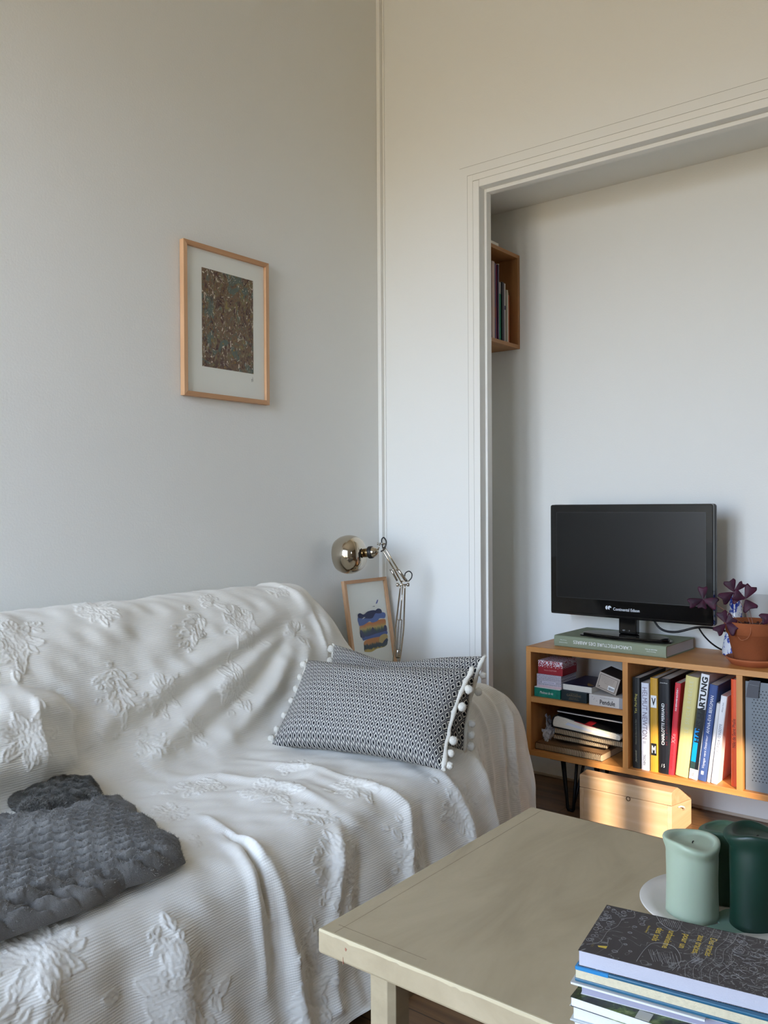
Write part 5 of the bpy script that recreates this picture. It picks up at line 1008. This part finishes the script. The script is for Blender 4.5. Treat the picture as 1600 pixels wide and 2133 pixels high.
base = t.ramp(nA, ((.34, rgb(16, 16, 14)), (.5, rgb(48, 58, 30)), (.62, rgb(110, 132, 60)), (.72, rgb(168, 178, 120)))); t.l.new(t.mix(t.ramp(nB, ((.42, (0, 0, 0, 1)), (.6, (.85, .85, .85, 1)))), base, rgb(26, 24, 20)), t.bsdf.inputs['Base Color'])
b4 = flat('magazine with a garden photograph cover, third from the bottom of the pile', 1.739, -1.786, PB + .0364, .245, .165, .0125, 4.5, m, M_PAGE_W)
MB().box((.086, .001, .0125), (.104, .02, .0128)).build('photo_detail', mat('pale_stone_print', rgb(190, 188, 172), .4), b4)
flat('lilac-edged paperback under the blue one', 1.7475, -1.772, PB + .0491, .215, .150, .0120, 10, cmat((222, 220, 214)), mat('lilac_pages', rgb(160, 158, 176), .8))
r = thing('booklet', 'white booklet poking out left under the paperbacks', 'booklet', (1.736, -1.778, PB + .0612), math.radians(8)); MB().box((0, 0, 0), (.17, .145, .0024)).build('sheets', M_PAGE_W, r); MB().box((-.0004, -.0004, .0024), (.1704, .1454, .0030)).build('cover', CW, r)
lettering('small_print', 'Fondation', mat('grey_ink11', rgb(110, 106, 104), .6), r, frame((.010, .030, .0032), (.05, 1, 0), (-1, .05, 0), (0, 0, 1)), .022, .005, bold=.03)
b2 = flat('blue paperback with cream pages, second from the top of the table pile', 1.7395, -1.7735, PB + .0644, .240, .150, .0205, 8, mat('petrol_blue_cover', rgb(34, 92, 120), .35), mat('cream_pages', rgb(212, 202, 172), .85, var=.06, vscale=200, bump=.4, bscale=400), ct=.0045)
MB().box((.001, -.0004, .0160), (.045, .010, .0206)).build('cover_band', mat('sky_blue_cover', rgb(40, 130, 186), .35), b2)
m, t = newmat('dark_line_drawing_cover', .50, .4); ob = t.coord('Object', (1, 1, 1)); n1 = t.noise(ob, 11, 3, .55, 1.2); n2 = t.noise(ob, 26, 3, .6, 1.5)
l1 = t.math('LESS_THAN', t.math('ABSOLUTE', t.math('SUBTRACT', t.math('FRACT', t.math('MULTIPLY', n1, 9.)), .5)), .028); l2 = t.math('LESS_THAN', t.math('ABSOLUTE', t.math('SUBTRACT', t.math('FRACT', t.math('MULTIPLY', n2, 8.)), .5)), .05)
s = t.sep(t.coord()); zone = t.math('GREATER_THAN', s[0], .125); l = t.math('MAXIMUM', t.math('MULTIPLY', l1, .6), t.math('MULTIPLY', t.math('MULTIPLY', l2, zone), .75))
t.l.new(t.mix(l, rgb(58, 52, 53), rgb(140, 140, 140)), t.bsdf.inputs['Base Color'])
b1 = flat('dark grey paperback with yellow lettering, topmost of the coffee table pile', 1.743, -1.7705, PB + .0851, .245, .148, .0205, 9.3, m, mat('blue_white_pages', rgb(190, 190, 200), .8, bump=.3, bscale=500), ct=.0005)
YEL = mat('yellow_title', rgb(206, 178, 66), .5)
def ct_text(body, x, y0, y1, hgt, m=YEL, shear=0.): return lettering('title_lettering', body, m, b1, frame((x, (y0 + y1) / 2, .02062), (0, -1, 0), (1, 0, 0), (0, 0, 1)), abs(y1 - y0), hgt, shear, bold=.01)
for body, x, y0, y1 in (('Des tracés', .1545, .118, .066), ('aux traces,', .1375, .118, .064), ('pour un', .1180, .112, .071), ('urbanisme', .1010, .112, .060), ('des sols', .0850, .113, .073)): ct_text(body, x, y0, y1, .0092)
ct_text('Patrick Henry', .0690, .113, .090, .0038, shear=.2); 
MB().prism([(.020, .024), (.032, .0285), (.032, .0215), (.022, .021)], .02055, .02065, 'Z').build('publisher_mark', YEL, b1); lettering('publisher_lettering', 'édit', mat('olive_ink', rgb(120, 104, 60), .6), b1, frame((.014, .022, .02062), (0, -1, 0), (1, 0, 0), (0, 0, 1)), .010, .004)
GL = mat('chalk_line', rgb(150, 148, 148), .6); dr = MB(); r6 = random.Random(11)
def chalk(P, r_=.00022, n=30): dr.tube([(p[0], p[1], .02058) for p in catmull(np.array([(a, b_) for a, b_ in P]), n)], r_, 4)
for k in range(46):
    x_, y_ = r6.uniform(.003, .034 + .0), r6.uniform(.03, .146)
    if x_ > .006 + .30 * (y_ - .02): continue
    rr_ = r6.uniform(.002, .0042); chalk([(x_ + rr_ * math.cos(q) * r6.uniform(.7, 1), y_ + rr_ * math.sin(q)) for q in [2 * PI * j / 8 for j in range(9)]], .00018, 20)
chalk([(.006, .02), (.02, .035), (.022, .07), (.030, .09), (.032, .115), (.045, .128), (.040, .147)])
for x_, y_ in ((.055, .128), (.052, .100), (.060, .112), (.050, .080), (.052, .045), (.062, .030), (.046, .060), (.030, .050), (.058, .134), (.044, .020)):
    rr_ = r6.uniform(.002, .0045); chalk([(x_ + rr_ * math.cos(q), y_ + rr_ * math.sin(q) * .7) for q in [2 * PI * j / 6 for j in range(7)]], .0002, 20)
chalk([(.075, .008), (.078, .045), (.086, .068), (.110, .070), (.125, .040), (.120, .008)], .0003)
for k in range(16): a = .082 + k * .0024; chalk([(a, .055 - r6.random() * .012), (a + .010, .014 + r6.random() * .01)], .0002, 6)
chalk([(.072, .147), (.085, .125), (.105, .115), (.108, .147)], .00025)
for k in range(9): a = .078 + k * .003; chalk([(a, .143), (a + .008, .124)], .0002, 6)
for k in range(5): a = .137 + .010 * k; chalk([(a, .002), (a - .004, .03), (a + .006, .06), (a + .004, .09), (a + .012, .12), (a + .014, .147)], .00028)
for k in range(26): x_, y_ = .135 + .012 * r6.random(), .038 + .014 * r6.random(); chalk([(x_, y_), (x_ + .004, y_ + .005), (x_ + .001, y_ + .009)], .0002, 5)
for k in range(90):
    x_, y_ = r6.uniform(.178, .238), r6.uniform(.010, .140); a = r6.uniform(0, 3.14); ln = r6.uniform(.004, .016); chalk([(x_, y_), (min(.243, x_ + ln * math.cos(a)), min(.146, y_ + ln * math.sin(a) * .8))], .0002, 4)
for k in range(12): x_, y_ = r6.uniform(.18, .236), r6.uniform(.02, .13); rr_ = r6.uniform(.003, .007); chalk([(x_ + rr_ * math.cos(q), y_ + rr_ * math.sin(q)) for q in [2 * PI * j / 8 for j in range(9)]], .0002, 22)
dr.build('cover_drawing', GL, b1)
